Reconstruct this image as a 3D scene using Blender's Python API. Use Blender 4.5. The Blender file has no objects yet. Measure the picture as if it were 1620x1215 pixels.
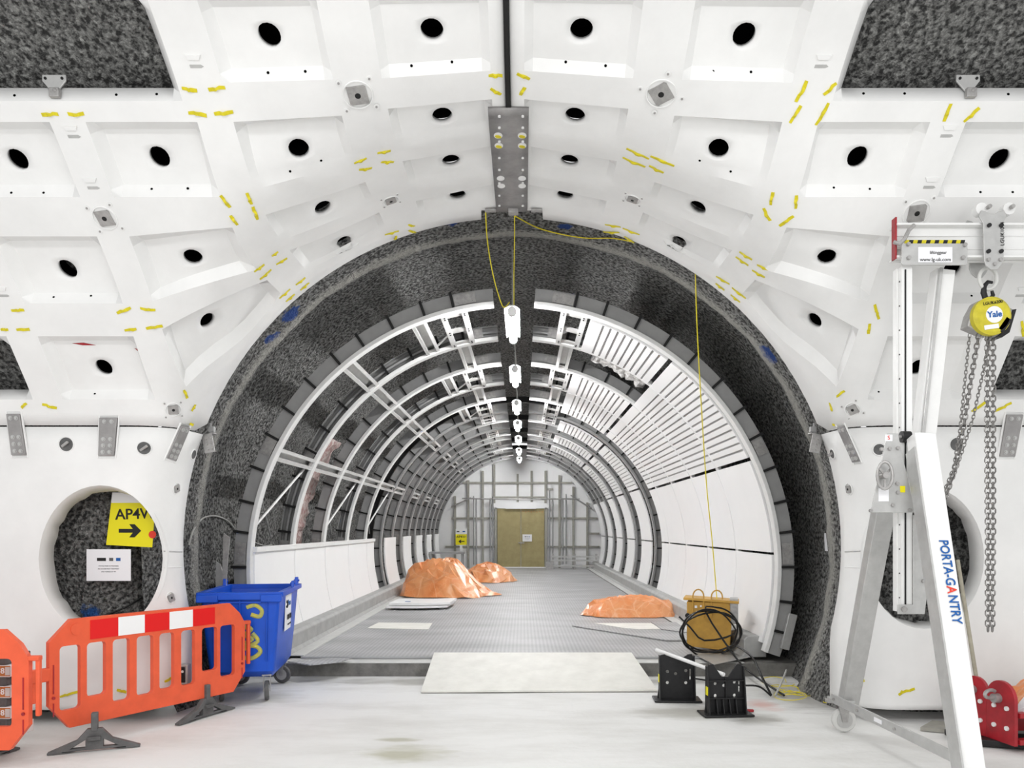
import bpy, math, random
from mathutils import Vector, Matrix, noise
PI = math.pi
random.seed(7)
S = bpy.context.scene
COL = S.collection
# ---------------------------------------------------------------- camera, world, light, exposure
F, H, VX, VY = 1200.0, 1.70, 827.0, 835.0          # focal length in px, eye height, vanishing point of the tunnel
cam = bpy.data.cameras.new('camera'); camo = bpy.data.objects.new('camera', cam); COL.objects.link(camo)
camo.location = (0, 0, H); camo.rotation_euler = (PI/2, 0, 0)
cam.sensor_width = 36; cam.lens = F/1620*36
cam.shift_x = -(VX-810)/1620; cam.shift_y = (VY-607.5)/1620
cam.clip_start = .05; cam.clip_end = 200
S.camera = camo
w = bpy.data.worlds.new('world'); S.world = w; w.use_nodes = True
bg = w.node_tree.nodes['Background']; bg.inputs[0].default_value = (1, 1, 1, 1); bg.inputs[1].default_value = 0.62
S.view_settings.view_transform = 'Standard'; S.view_settings.look = 'None'
S.view_settings.gamma = 1; S.view_settings.use_curve_mapping = False
S.view_settings.exposure = 0.55
def area(name, loc, rot, sx, sy, power, col=(1, 1, 1)):
    l = bpy.data.lights.new(name, 'AREA'); l.shape = 'RECTANGLE'; l.size = sx; l.size_y = sy; l.energy = power; l.color = col
    o = bpy.data.objects.new(name, l); COL.objects.link(o); o.location = loc; o.rotation_euler = rot; return o
area('strip_light', (-0.2, 0.3, 4.6), (math.radians(22), 0, 0), 8.0, .5, 150)
area('fill_light', (-2.5, -1.6, 2.6), (math.radians(84), 0, math.radians(-14)), 1.5, 1.5, 30)  # added fill lamp behind the camera, no fixture there
area('fill_light', (2.5, -1.6, 2.6), (math.radians(84), 0, math.radians(14)), 1.5, 1.5, 30)  # second added fill lamp, mirrored to the right

# ---------------------------------------------------------------- materials
def mat(name, col, rough=.6, metal=0, var=0, vscale=6, bump=0, bscale=30, col2=None, spec=.3, sheen=0):
    m = bpy.data.materials.new(name); m.use_nodes = True; nt = m.node_tree; N = nt.nodes; L = nt.links
    b = N['Principled BSDF']; b.inputs['Base Color'].default_value = (*col, 1)
    b.inputs['Roughness'].default_value = rough; b.inputs['Metallic'].default_value = metal
    b.inputs['Specular IOR Level'].default_value = spec
    tc = N.new('ShaderNodeTexCoord')
    if var or col2:
        n = N.new('ShaderNodeTexNoise'); n.inputs['Scale'].default_value = vscale; n.inputs['Detail'].default_value = 8
        n.inputs['Roughness'].default_value = .62
        L.new(tc.outputs['Object'], n.inputs['Vector'])
        r = N.new('ShaderNodeValToRGB'); r.color_ramp.elements[0].position = .33; r.color_ramp.elements[1].position = .66
        c2 = col2 or tuple(c*(1-var) for c in col)
        r.color_ramp.elements[0].color = (*c2, 1); r.color_ramp.elements[1].color = (*col, 1)
        L.new(n.outputs['Fac'], r.inputs[0]); L.new(r.outputs[0], b.inputs['Base Color'])
    if bump:
        n2 = N.new('ShaderNodeTexNoise'); n2.inputs['Scale'].default_value = bscale; n2.inputs['Detail'].default_value = 5
        L.new(tc.outputs['Object'], n2.inputs['Vector'])
        bp = N.new('ShaderNodeBump'); bp.inputs['Strength'].default_value = bump; bp.inputs['Distance'].default_value = .02
        L.new(n2.outputs['Fac'], bp.inputs['Height']); L.new(bp.outputs[0], b.inputs['Normal'])
    return m
M = {}
M['panel'] = mat('panel_white', (.83, .83, .82), .55, var=.09, vscale=1.6, bump=.06, bscale=14)
M['white'] = mat('white_clad', (.86, .86, .86), .4, var=.02, vscale=3)
M['alu'] = mat('aluminium_white', (.80, .80, .79), .35, var=.05, vscale=9)
M['railgrey'] = mat('rail_grey', (.56, .56, .55), .4, 0, var=.12, vscale=8)
M['alugrey'] = mat('aluminium_grey', (.52, .52, .51), .38, .35, var=.15, vscale=12)
M['galv'] = mat('galvanised', (.44, .43, .42), .42, .45, var=.28, vscale=22, bump=.1, bscale=60)
M['plate'] = mat('plate_steel', (.36, .35, .345), .45, .4, var=.3, vscale=5, bump=.08, bscale=40)
M['rib'] = mat('rib_grey', (.34, .34, .337), .5, .1, var=.12, vscale=6)
M['ribwhite'] = mat('rib_white', (.74, .74, .73), .4, 0, var=.08, vscale=8)
M['dark'] = mat('dark_rubber', (.012, .012, .012), .5)
M['void'] = mat('hole_dark', (.004, .004, .004), .9, spec=0)
M['black'] = mat('black_plastic', (.018, .018, .019), .42, var=.3, vscale=20)
M['yellow'] = mat('yellow_tape', (.72, .62, .02), .5, var=.2, vscale=30)
M['yrope'] = mat('yellow_cord', (.80, .68, .03), .5)
M['orange'] = mat('orange_plastic', (.80, .115, .045), .45, var=.14, vscale=7, spec=.35)
M['red'] = mat('red_reflective', (.72, .012, .012), .3)
M['redpaint'] = mat('red_paint', (.42, .012, .022), .38, var=.35, vscale=9, spec=.5)
M['whitesheet'] = mat('white_reflective', (.85, .85, .85), .3)
M['blue'] = mat('blue_plastic', (.003, .085, .60), .38, col2=(.004, .068, .47), vscale=3, spec=.4)
M['tarp'] = mat('orange_tarp', (.74, .34, .15), .33, col2=(.70, .23, .07), vscale=2.2, bump=.22, bscale=10, spec=.6)
def creases(m):      # pale worn lines where the plastic sheet has been folded
    N = m.node_tree.nodes; L = m.node_tree.links; b = N['Principled BSDF']; src = b.inputs['Base Color'].links[0].from_socket
    tc = N.new('ShaderNodeTexCoord'); last = src
    for sc, th, k in ((2.2, .022, .38), (5.5, .04, .22)):
        n = N.new('ShaderNodeTexNoise'); n.inputs['Scale'].default_value = sc*.8; L.new(tc.outputs['Object'], n.inputs['Vector'])
        mv = N.new('ShaderNodeMixRGB'); mv.inputs[0].default_value = .25; L.new(tc.outputs['Object'], mv.inputs[1]); L.new(n.outputs['Color'], mv.inputs[2])
        v = N.new('ShaderNodeTexVoronoi'); v.feature = 'DISTANCE_TO_EDGE'; v.inputs['Scale'].default_value = sc; L.new(mv.outputs[0], v.inputs['Vector'])
        g = N.new('ShaderNodeMapRange'); g.inputs[1].default_value = 0; g.inputs[2].default_value = th; g.inputs[3].default_value = k; g.inputs[4].default_value = 0; L.new(v.outputs['Distance'], g.inputs[0])
        q = N.new('ShaderNodeMixRGB'); q.inputs[2].default_value = (.88, .62, .44, 1); L.new(g.outputs[0], q.inputs[0]); L.new(last, q.inputs[1]); last = q.outputs[0]
    L.new(last, b.inputs['Base Color'])
creases(M['tarp'])
M['ply'] = mat('plywood', (.40, .34, .17), .6, col2=(.31, .26, .12), vscale=4)
M['board'] = mat('pale_board', (.80, .79, .74), .6, col2=(.70, .69, .64), vscale=4)
M['wood'] = mat('stick_wood', (.45, .42, .33), .6, var=.3, vscale=10)
M['gfoot'] = mat('recycled_foot', (.13, .13, .13), .6, var=.4, vscale=12)
M['batten'] = mat('batten_grey', (.36, .35, .31), .6, var=.2, vscale=10)
M['ybox'] = mat('transformer_yellow', (.58, .33, .06), .5, col2=(.44, .25, .05), vscale=6)
M['paper'] = mat('paper', (.82, .82, .84), .7)
M['hoisty'] = mat('hoist_yellow', (.62, .54, .04), .45, var=.25, vscale=14)
M['signy'] = mat('sign_yellow', (.78, .70, .01), .45)
M['ink'] = mat('ink', (.015, .015, .015), .6)
M['inkblue'] = mat('ink_blue', (.01, .10, .35), .6)
M['inkred'] = mat('ink_red', (.7, .05, .03), .6)
M['inkorange'] = mat('ink_orange', (.50, .19, .06), .6)
M['chain'] = mat('chain_steel', (.30, .29, .28), .35, .6, var=.3, vscale=30)
M['cable'] = mat('black_cable', (.01, .01, .01), .4)
M['wire'] = mat('grey_wire', (.42, .42, .40), .5)
M['foil'] = mat('foil', (.80, .79, .77), .35, 0, col2=(.30, .29, .28), vscale=14, bump=.6, bscale=24)
M['foilred'] = mat('foil_red', (.62, .58, .55), .5, col2=(.28, .10, .09), vscale=16, bump=.5, bscale=20)
M['graffiti'] = mat('graffiti_yellow', (.62, .52, .05), .6, col2=(.30, .36, .18), vscale=20)
M['mesh_off'] = mat('off_white_frame', (.62, .62, .60), .5, var=.1)

def shotcrete(name, lo, hi, blue=(), white=None):
    m = bpy.data.materials.new(name); m.use_nodes = True; nt = m.node_tree; N = nt.nodes; L = nt.links
    b = N['Principled BSDF']; b.inputs['Roughness'].default_value = .75; b.inputs['Specular IOR Level'].default_value = .35
    tc = N.new('ShaderNodeTexCoord')
    n = N.new('ShaderNodeTexNoise'); n.inputs['Scale'].default_value = 30; n.inputs['Detail'].default_value = 6; n.inputs['Roughness'].default_value = .6
    L.new(tc.outputs['Object'], n.inputs['Vector'])
    n2 = N.new('ShaderNodeTexNoise'); n2.inputs['Scale'].default_value = 2.2; n2.inputs['Detail'].default_value = 4
    L.new(tc.outputs['Object'], n2.inputs['Vector'])
    r = N.new('ShaderNodeValToRGB'); r.color_ramp.elements[0].position = .40; r.color_ramp.elements[1].position = .62
    r.color_ramp.elements[0].color = (lo, lo, lo*.97, 1); r.color_ramp.elements[1].color = (hi, hi, hi*.96, 1)  # sprayed mottle, with the shading of its grain put into the colour
    L.new(n.outputs['Fac'], r.inputs[0])
    last = r.outputs[0]
    mx = N.new('ShaderNodeMixRGB'); mx.blend_type = 'MULTIPLY'; mx.inputs[0].default_value = .35
    L.new(last, mx.inputs[1]); L.new(n2.outputs['Fac'], mx.inputs[2]); last = mx.outputs[0]
    sp = N.new('ShaderNodeTexNoise'); sp.inputs['Scale'].default_value = 9; sp.inputs['Detail'].default_value = 5
    L.new(tc.outputs['Object'], sp.inputs['Vector'])
    for (px, py, pz, rad, c, thr) in blue:
        d = N.new('ShaderNodeVectorMath'); d.operation = 'DISTANCE'; d.inputs[1].default_value = (px, py, pz)
        L.new(tc.outputs['Object'], d.inputs[0])
        a = N.new('ShaderNodeMath'); a.operation = 'MULTIPLY_ADD'; a.inputs[1].default_value = -1/rad; a.inputs[2].default_value = 1.0
        L.new(d.outputs['Value'], a.inputs[0])
        s_ = N.new('ShaderNodeMath'); s_.operation = 'ADD'; L.new(a.outputs[0], s_.inputs[0]); L.new(sp.outputs['Fac'], s_.inputs[1])
        g = N.new('ShaderNodeMapRange'); g.inputs[1].default_value = thr; g.inputs[2].default_value = thr+.12; g.clamp = True
        L.new(s_.outputs[0], g.inputs[0])
        q = N.new('ShaderNodeMixRGB'); q.inputs[2].default_value = (*c, 1); L.new(g.outputs[0], q.inputs[0]); L.new(last, q.inputs[1]); last = q.outputs[0]
    if white:      # (centre x, centre z, radius, width, y0, y1): a pale scuffed band round the mouth of the tunnel
        cx, cz, y0, y1 = white
        se = N.new('ShaderNodeSeparateXYZ'); L.new(tc.outputs['Object'], se.inputs[0])
        a = N.new('ShaderNodeMath'); a.operation = 'SUBTRACT'; a.inputs[1].default_value = (y0+y1)/2; L.new(se.outputs[1], a.inputs[0])
        a2 = N.new('ShaderNodeMath'); a2.operation = 'ABSOLUTE'; L.new(a.outputs[0], a2.inputs[0])
        a3 = N.new('ShaderNodeMath'); a3.operation = 'MULTIPLY_ADD'; a3.inputs[1].default_value = -2/(y1-y0); a3.inputs[2].default_value = 1
        L.new(a2.outputs[0], a3.inputs[0])
        s_ = N.new('ShaderNodeMath'); s_.operation = 'ADD'; L.new(a3.outputs[0], s_.inputs[0]); L.new(n.outputs['Fac'], s_.inputs[1])
        g = N.new('ShaderNodeMapRange'); g.inputs[1].default_value = .90; g.inputs[2].default_value = 1.35; g.inputs[4].default_value = .8; g.clamp = True
        L.new(s_.outputs[0], g.inputs[0])
        q = N.new('ShaderNodeMixRGB'); q.inputs[2].default_value = (.50, .49, .45, 1); L.new(g.outputs[0], q.inputs[0]); L.new(last, q.inputs[1]); last = q.outputs[0]
    L.new(last, b.inputs['Base Color'])
    v = N.new('ShaderNodeTexVoronoi'); v.inputs['Scale'].default_value = 26; v.feature = 'SMOOTH_F1'
    mv = N.new('ShaderNodeMixRGB'); mv.inputs[0].default_value = .12
    L.new(tc.outputs['Object'], mv.inputs[1]); L.new(n.outputs['Color'], mv.inputs[2]); L.new(mv.outputs[0], v.inputs['Vector'])
    ad = N.new('ShaderNodeMath'); ad.operation = 'SUBTRACT'; L.new(n.outputs['Fac'], ad.inputs[0]); L.new(v.outputs['Distance'], ad.inputs[1])
    bp = N.new('ShaderNodeBump'); bp.inputs['Strength'].default_value = 1; bp.inputs['Distance'].default_value = .055
    L.new(ad.outputs[0], bp.inputs['Height']); L.new(bp.outputs[0], b.inputs['Normal'])
    return m

# ---------------------------------------------------------------- mesh helpers
class MB:
    def __init__(s): s.v = []; s.f = []; s.m = []; s.uv = {}
    def add(s, vs, fs, mi=0):
        o = len(s.v); s.v += [tuple(p) for p in vs]
        s.f += [tuple(i+o for i in f) for f in fs]; s.m += [mi]*len(fs); return s
    def box(s, c, d, R=None, mi=0):
        c = Vector(c); vs = []
        for x in (-.5, .5):
            for y in (-.5, .5):
                for z in (-.5, .5):
                    p = Vector((x*d[0], y*d[1], z*d[2]))
                    if R: p = R @ p
                    vs.append(c+p)
        return s.add(vs, [(0,1,3,2),(4,6,7,5),(0,4,5,1),(2,3,7,6),(0,2,6,4),(1,5,7,3)], mi)
    def bar(s, a, b, wd, th, up=(0, 0, 1), mi=0):      # box beam from a to b, wd across, th along 'up'
        a = Vector(a); b = Vector(b); y = (b-a); L = y.length; y.normalize(); u = Vector(up)
        x = y.cross(u)
        if x.length < 1e-5: x = y.cross(Vector((1, 0, 0)))
        x.normalize(); z = x.cross(y)
        R = Matrix((x, y, z)).transposed()
        return s.box((a+b)/2, (wd, L, th), R, mi)
    def tube(s, pts, r, n=8, closed=False, cap=True, mi=0):
        pts = [Vector(p) for p in pts]; k = len(pts)
        t0 = (pts[1]-pts[0]).normalized(); u = t0.orthogonal().normalized(); rings = []
        for i, p in enumerate(pts):
            if closed: t = (pts[(i+1) % k]-pts[i-1]).normalized()
            else: t = (pts[min(i+1, k-1)]-pts[max(i-1, 0)]).normalized()
            u = (u-t*u.dot(t));
            u = u.normalized() if u.length > 1e-6 else t.orthogonal().normalized()
            w_ = t.cross(u); rr = r[i] if isinstance(r, (list, tuple)) else r
            rings.append([p+(u*math.cos(2*PI*j/n)+w_*math.sin(2*PI*j/n))*rr for j in range(n)])
        vs = [p for rg in rings for p in rg]; fs = []
        for i in range(k if closed else k-1):
            a = i*n; b = ((i+1) % k)*n
            for j in range(n): fs.append((a+j, a+(j+1) % n, b+(j+1) % n, b+j))
        if cap and not closed: fs += [tuple(range(n-1, -1, -1)), tuple(range((k-1)*n, k*n))]
        return s.add(vs, fs, mi)
    def cyl(s, a, b, r, n=16, r2=None, mi=0): return s.tube([a, b], [r, r if r2 is None else r2], n, mi=mi)
    def prism(s, pts, axis, t, c=(0, 0, 0), mi=0, R=None):  # outline (u,v) extruded by t along axis 'x','y' or 'z', centred
        n = len(pts); vs = []
        for sg in (-.5, .5):
            for (u, v) in pts:
                p = {'x': (sg*t, u, v), 'y': (u, sg*t, v), 'z': (u, v, sg*t)}[axis]
                p = Vector(p)
                if R: p = R @ p
                vs.append(p+Vector(c))
        return s.add(vs, [tuple(range(n-1, -1, -1)), tuple(range(n, 2*n))]+[(i, (i+1) % n, n+(i+1) % n, n+i) for i in range(n)], mi)
    def build(s, name, mats, parent=None, smooth=35, bevel=0, solid=0, uv=None, fix=True):
        me = bpy.data.meshes.new(name); me.from_pydata(s.v, [], s.f)
        if not isinstance(mats, (list, tuple)): mats = [mats]
        for m_ in mats: me.materials.append(m_)
        if len(mats) > 1: me.polygons.foreach_set('material_index', s.m)
        if fix:
            import bmesh
            bm = bmesh.new(); bm.from_mesh(me); bmesh.ops.recalc_face_normals(bm, faces=bm.faces); bm.to_mesh(me); bm.free()
        if smooth:
            me.polygons.foreach_set('use_smooth', [True]*len(me.polygons)); me.set_sharp_from_angle(angle=math.radians(smooth))
        if uv:
            l = me.uv_layers.new(name='uv')
            for lp in me.loops: l.data[lp.index].uv = uv[lp.vertex_index]
        me.update()
        o = bpy.data.objects.new(name, me); COL.objects.link(o)
        if parent: o.parent = parent
        if bevel:
            b = o.modifiers.new('bevel', 'BEVEL'); b.width = bevel; b.segments = 2; b.limit_method = 'ANGLE'; b.angle_limit = math.radians(40)
        return o
def tag(o, label=None, cat=None, group=None, kind=None):
    if label: o['label'] = label
    if cat: o['category'] = cat
    if group: o['group'] = group
    if kind: o['kind'] = kind
    return o
def empty(name, loc=(0, 0, 0), rz=0, label=None, cat=None, group=None, kind=None):
    o = bpy.data.objects.new(name, None); o.empty_display_size = .1; COL.objects.link(o)
    o.location = loc; o.rotation_euler = (0, 0, rz); return tag(o, label, cat, group, kind)
def copy_tree(o, parent=None, kids=None):
    c = o.copy(); COL.objects.link(c)
    if parent: c.parent = parent
    for ch in [x for x in list(bpy.data.objects) if x.parent == o] if kids is None else kids: copy_tree(ch, c)
    return c
def tree(o): return (o, [tree(c) for c in bpy.data.objects if c.parent == o])
def dup(t, parent=None):
    c = t[0].copy(); COL.objects.link(c)
    if parent: c.parent = parent
    for ch in t[1]: dup(ch, c)
    return c
def P(px, py, d): return Vector(((px-VX)/F*d, d, H-(py-VY)/F*d))       # photo pixel at depth d
def G(px, py, z=0):                                                    # photo pixel on a floor at height z
    d = F*(H-z)/(py-VY); return P(px, py, d)
FONT = None
def text(s, size, loc, rot, m, parent, name='lettering', ext=.0015, align='CENTER', sx=1, bold=0):
    cu = bpy.data.curves.new(name, 'FONT'); cu.body = s; cu.size = size; cu.extrude = ext; cu.align_x = align; cu.align_y = 'CENTER'; cu.offset = bold
    cu.resolution_u = 3
    t = bpy.data.objects.new(name, cu); me = bpy.data.meshes.new_from_object(t); bpy.data.objects.remove(t); bpy.data.curves.remove(cu)
    me.materials.clear(); me.materials.append(m)
    o = bpy.data.objects.new(name, me); COL.objects.link(o); o.location = loc; o.rotation_euler = rot; o.scale = (sx, 1, 1)
    if parent: o.parent = parent
    return o
# ---------------------------------------------------------------- the cut surface: platform tunnel vault meeting the cross tunnel
CX = -0.10                   # axis of the cross tunnel
R0, ZC, YE = 3.095, 1.52, 7.14
ZJ = 2.59                    # horizontal joint between lower and upper lining
TAB = [(-1, 6.6), (2.55, 6.6), (2.75, 6.56), (3.2, 6.22), (3.676, 5.86), (3.96, 5.54), (4.458, 5.05), (4.754, 4.67), (4.95, 4.35), (5.2, 3.8), (5.4, 3.2), (5.6, 2.0), (5.7, 0.5), (9, -30)]
def interp(x, T):
    if x <= T[0][0]: return T[0][1]
    for (a, b), (c, d) in zip(T, T[1:]):
        if x <= c: return b+(d-b)*(x-a)/(c-a)
    return T[-1][1]
def Yv(z): return sum(interp(z+k*.07, TAB) for k in (-2, -1, 0, 1, 2))/5
def xe(z, off=0):
    r = R0+off; c = math.sqrt(max(r*r-(z-ZC)**2, 0))
    if z < .95: c = max(c, 2.99+off)
    return c
K = .42
def Fs(a, Y, Z, off=0):
    c = 1 if Z < 2.6 else max(.72, 1-(Z-2.6)*.4)
    dv = (Yv(Z)+off-Y)*c
    dc = (R0+off-math.hypot(a, Z-ZC)) if Z >= .95 else xe(Z, off)-a
    h = max(K-abs(dv-dc), 0)/K
    return max(dv, dc)+h*h*K*.25
def bis(f, a, b, n=26):
    for _ in range(n):
        m = (a+b)/2
        if f(m) > 0: a = m
        else: b = m
    return (a+b)/2
def up_pt(a, y, off=0, ye=YE):          # upper lining: plane at a, photo height y
    v = (VY-y)/F
    t = bis(lambda t: Fs(a, t, H+v*t, off), 1.2, ye); return (t, H+v*t)
def lo_pt(u, z, off=0, ye=YE):          # lower lining: plane at z, ray slope u
    t = bis(lambda t: Fs(u*t, t, z, off), 2, ye); return (u*t, t)
def nrm(a, Y, Z, off=0):
    e = .01
    n = Vector((Fs(a+e, Y, Z, off)-Fs(a-e, Y, Z, off), Fs(a, Y+e, Z, off)-Fs(a, Y-e, Z, off), Fs(a, Y, Z+e, off)-Fs(a, Y, Z-e, off)))
    return -n.normalized()              # points away from the open space
def y_bottom(a, off=0, ye=YE):
    if a < .29 and off == 0: return 333.0
    r = R0+off
    ze = ZC+math.sqrt(r*r-a*a) if a < r else -9
    if ze >= ZJ: return VY-(ze-H)/ye*F
    Yj = bis(lambda t: Fs(a, t, ZJ, off), 2, ye)
    return VY-(ZJ-H)/Yj*F
def hit(px, py, off=0):
    kx = (px-VX)/F; kz = -(py-VY)/F; t = 2.5
    f = lambda t: Fs(abs(kx*t-CX), t, H+kz*t, off)
    while t < 7.6 and f(t) > 0: t += .04
    t = bis(f, t-.04, t)
    p = Vector((kx*t, t, H+kz*t)); a = p.x-CX
    n = nrm(abs(a), p.y, p.z, off); n = Vector((n.x*(1 if a > 0 else -1), n.y, n.z))
    return p, -n                        # point and normal towards the viewer

# rows: photo height of (outer top, outer bottom) of the coffers, at a
ROW = [
 ([(.1, -12), (2, -8), (7, -8)], [(.11, 112), (.82, 124), (1.13, 126), (1.84, 131), (1.98, 152), (2.14, 160), (7, 160)], .10, .05),
 ([(.11, 157), (.82, 172), (1.13, 183), (1.84, 193), (7, 193)], [(.11, 203), (.82, 229), (1.13, 256), (1.84, 300), (2.08, 312), (7, 312)], .08, .05),
 ([(.11, 230), (.82, 255), (1.13, 288), (1.84, 340), (2.08, 360), (2.83, 374), (7, 374)], [(.11, 272), (.82, 293), (1.13, 320), (1.84, 380), (2.08, 427), (2.83, 477), (3.07, 480), (7, 480)], .08, .05),
 ([(.11, 290), (.82, 318), (1.13, 336), (1.84, 396), (2.08, 443), (2.83, 521), (3.07, 532), (7, 532)], [(.11, 322), (.82, 343), (1.13, 360), (1.84, 428), (2.08, 464), (2.83, 612), (3.07, 632), (7, 632)], .08, .05)]
COLS = [(.11, .82), (1.13, 1.84), (2.08, 2.83), (3.07, 3.85), (4.05, 4.83), (5.05, 5.8)]
HOLE = {(0,0):56,(1,0):64,(0,1):193,(0,2):264,(0,3):318,(1,1):243,(1,2):337,(1,3):388,(2,1):256,(2,2):417,(2,3):519,(3,1):260,(3,2):434,(3,3):589,(4,1):262,(4,2):436,(5,1):262,(5,2):436}
HCX = {(1,1):1.47,(2,2):2.44,(2,3):2.50}
D = .095
def DD(n): return .095 if n.z < .72 else max(.05, .095-(n.z-.72)*.22)
_cache = {}
def up3(a, y):
    k = (round(a, 4), round(y, 3))
    if k not in _cache:
        t, z = up_pt(a, y); _cache[k] = (Vector((a, t, z)), nrm(a, t, z))
    return _cache[k]
def upper_side(sg, name, label):
    xs = []; tags = []      # tags: (col, kind) kind: 0 outer, 1 inner/inside, None pier
    def X(a, c, k): xs.append(a); tags.append((c, k))
    X(.011, None, None)
    prev = .011
    for ci, (o0, o1) in enumerate(COLS):
        gap = o0-prev
        if gap > .15 and not (2.8 < prev < 2.9):
            for q in (1, 2): X(prev+gap*q/3, None, None)
        X(o0, ci, 0); X(o0+.055, ci, 1)
        ins = [o0+.055+(o1-o0-.11)*q/6 for q in range(1, 6)]
        if ci == 2: ins[0] = 2.20
        if ci == 4: ins[0] = 4.17
        for q in ins: X(q, ci, 1)
        X(o1-.055, ci, 1); X(o1, ci, 0); prev = o1
    X(5.95, None, None); X(6.6, None, None)
    for nx in (2.87, 2.906, 2.95, 2.99):
        i = next(k for k, x in enumerate(xs) if x > nx); xs.insert(i, nx); tags.insert(i, (None, None))
    # extra line for the notch at .29/.30
    for nx in (.279, .2901):
        i = next(k for k, x in enumerate(xs) if x > nx); xs.insert(i, nx); tags.insert(i, (0, 1))
    # rows
    NI = 4
    grid = []; rtag = []
    for i, a in enumerate(xs):
        yb = y_bottom(a); col = [-210, -110]; rt = [(None, None)]*2; lasty = -110
        for r, (top, bot, it, ib) in enumerate(ROW):
            yt = interp(a, top); yo = interp(a, bot)
            p0 = up3(a, yt)[0]; p1 = up3(a, yo)[0]; L = max((p1-p0).length, .02)
            ft = min(it/L, .33); fb = 1-min(ib/L, .25)
            if r == 0 and a > 2.1: fb = .925
            if r > 0: col.append((lasty+yt)/2); rt.append((None, None))
            col.append(yt); rt.append((r, 0))
            for q in range(NI+1):
                f = ft+(fb-ft)*q/NI; col.append(yt+(yo-yt)*f); rt.append((r, 1))
            col.append(yo); rt.append((r, 0)); lasty = yo
        yb2 = max(yb, lasty+1) if a >= .29 else yb
        if a < .29: col = [min(c, yb-.5*(len(col)-k)) for k, c in enumerate(col)]
        col.append((lasty+yb2)/2 if a >= .29 else yb-.2); rt.append((None, None)); col.append(yb2); rt.append((None, None))
        grid.append(col); rtag = rt
    nx = len(xs); ny = len(rtag)
    def isin(i, j):
        c, k = tags[i]; r, kk = rtag[j]
        if r is None: return False
        if r == 0 and xs[i] > 2.19: return kk == 1
        if c is None: return r == 3 and xs[i] > 4.165 and kk == 1
        if r == 3 and xs[i] > 4.165: return kk == 1
        if r == 0 and xs[i] > 1.9: return False
        if r == 3 and c == 4 and xs[i] < 4.165: return False
        return k == 1 and kk == 1
    TILT = {0: (1, 2, 3), 1: (1, 2, 3), 2: (3,)}
    def inner_f(i, j, y=None):
        r = rtag[j][0]; jj = [q for q in range(ny) if rtag[q] == (r, 1)]; a_, b_ = grid[i][jj[0]], grid[i][jj[-1]]
        return (grid[i][j]-a_)/max(b_-a_, .01)
    def removed(i, j):      # cell i..i+1, j..j+1
        a = xs[i]
        if a > 2.13 and j+1 < ny and rtag[j+1][0] is None and j < 4 and a >= 2.139: return True
        if a > 2.13 and rtag[j][0] == 0 and rtag[j+1][0] == 0 and rtag[j+1][1] == 1: return a >= 2.139
        if a > 2.13 and j < 3: return True
        if a > 4.16 and rtag[j] == (3, 1) and rtag[j+1] == (3, 1): return True
        return False
    patch = {}
    for (c, r) in HOLE:
        ii = [i for i in range(nx) if tags[i] == (c, 1)]; jj = [j for j in range(ny) if rtag[j] == (r, 1)]
        patch[(ii[0], ii[-1], jj[0], jj[-1])] = (c, r)
    mb = MB(); vid = {}
    def vert(i, j):
        if (i, j) not in vid:
            p, n = up3(xs[i], grid[i][j])
            d = DD(n) if isin(i, j) else 0
            if d and tags[i][0] in TILT and rtag[j][0] in TILT[tags[i][0]]: d *= (1.5-1.1*inner_f(i, j)) if tags[i][0] < 2 else (1.3-.45*inner_f(i, j))
            q = p+n*d; vid[(i, j)] = len(mb.v); mb.v.append((CX+sg*q.x, q.y, q.z))
        return vid[(i, j)]
    def face(*f): mb.f.append(f if sg > 0 else tuple(reversed(f))); mb.m.append(0)
    for i in range(nx-1):
        for j in range(ny-1):
            if removed(i, j): continue
            if any(i0 <= i < i1 and j0 <= j < j1 for (i0, i1, j0, j1) in patch): continue
            face(vert(i, j), vert(i+1, j), vert(i+1, j+1), vert(i, j+1))
    voids = []
    for (i0, i1, j0, j1), (c, r) in patch.items():
        ring = [(i, j0) for i in range(i0, i1)]+[(i1, j) for j in range(j0, j1)]+[(i, j1) for i in range(i1, i0, -1)]+[(i0, j) for j in range(j1, j0, -1)]
        ac = HCX.get((c, r), sum(COLS[c])/2); yc = HOLE[(c, r)]
        pc, nc = up3(ac, yc); p2, _ = up3(ac, yc+2); ppm = 2/max((p2-pc).length, 1e-4)   # photo px per metre along the slope
        n = len(ring); rad = .072
        def q3(a, y):
            p, nn = up3(a, y); return p+nn*DD(nn)
        O3 = q3(ac, yc); Ta = (q3(ac+.02, yc)-q3(ac-.02, yc))/.04; Ty = (q3(ac, yc+2)-q3(ac, yc-2))/4
        nt_ = Ta.cross(Ty).normalized(); e1 = (Vector((1, 0, 0))-nt_*nt_.x).normalized(); e2 = nt_.cross(e1)
        if e2.dot(Ty) < 0: e2 = -e2
        a11, a12, a21, a22 = Ta.dot(e1), Ty.dot(e1), Ta.dot(e2), Ty.dot(e2); det = a11*a22-a12*a21
        def inv(u, v): return ((a22*u-a12*v)/det, (-a21*u+a11*v)/det)
        def met(da, dy): return (a11*da+a12*dy, a21*da+a22*dy)
        prevr = [vert(*q) for q in ring]
        bp = [(xs[i], grid[i][j]) for (i, j) in ring]
        ang = [math.atan2(*reversed(met(a-ac, y-yc))) for (a, y) in bp]
        # even the angles out while keeping the order
        a0 = ang[0]; un = [a0]
        for q in ang[1:]:
            dlt = (q-un[-1]+PI) % (2*PI)-PI; un.append(un[-1]+dlt)
        ev = [un[0]+(2*PI if un[-1] > un[0] else -2*PI)*k/n for k in range(n)]
        an = [.35*x+.65*y_ for x, y_ in zip(un, ev)]
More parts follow.
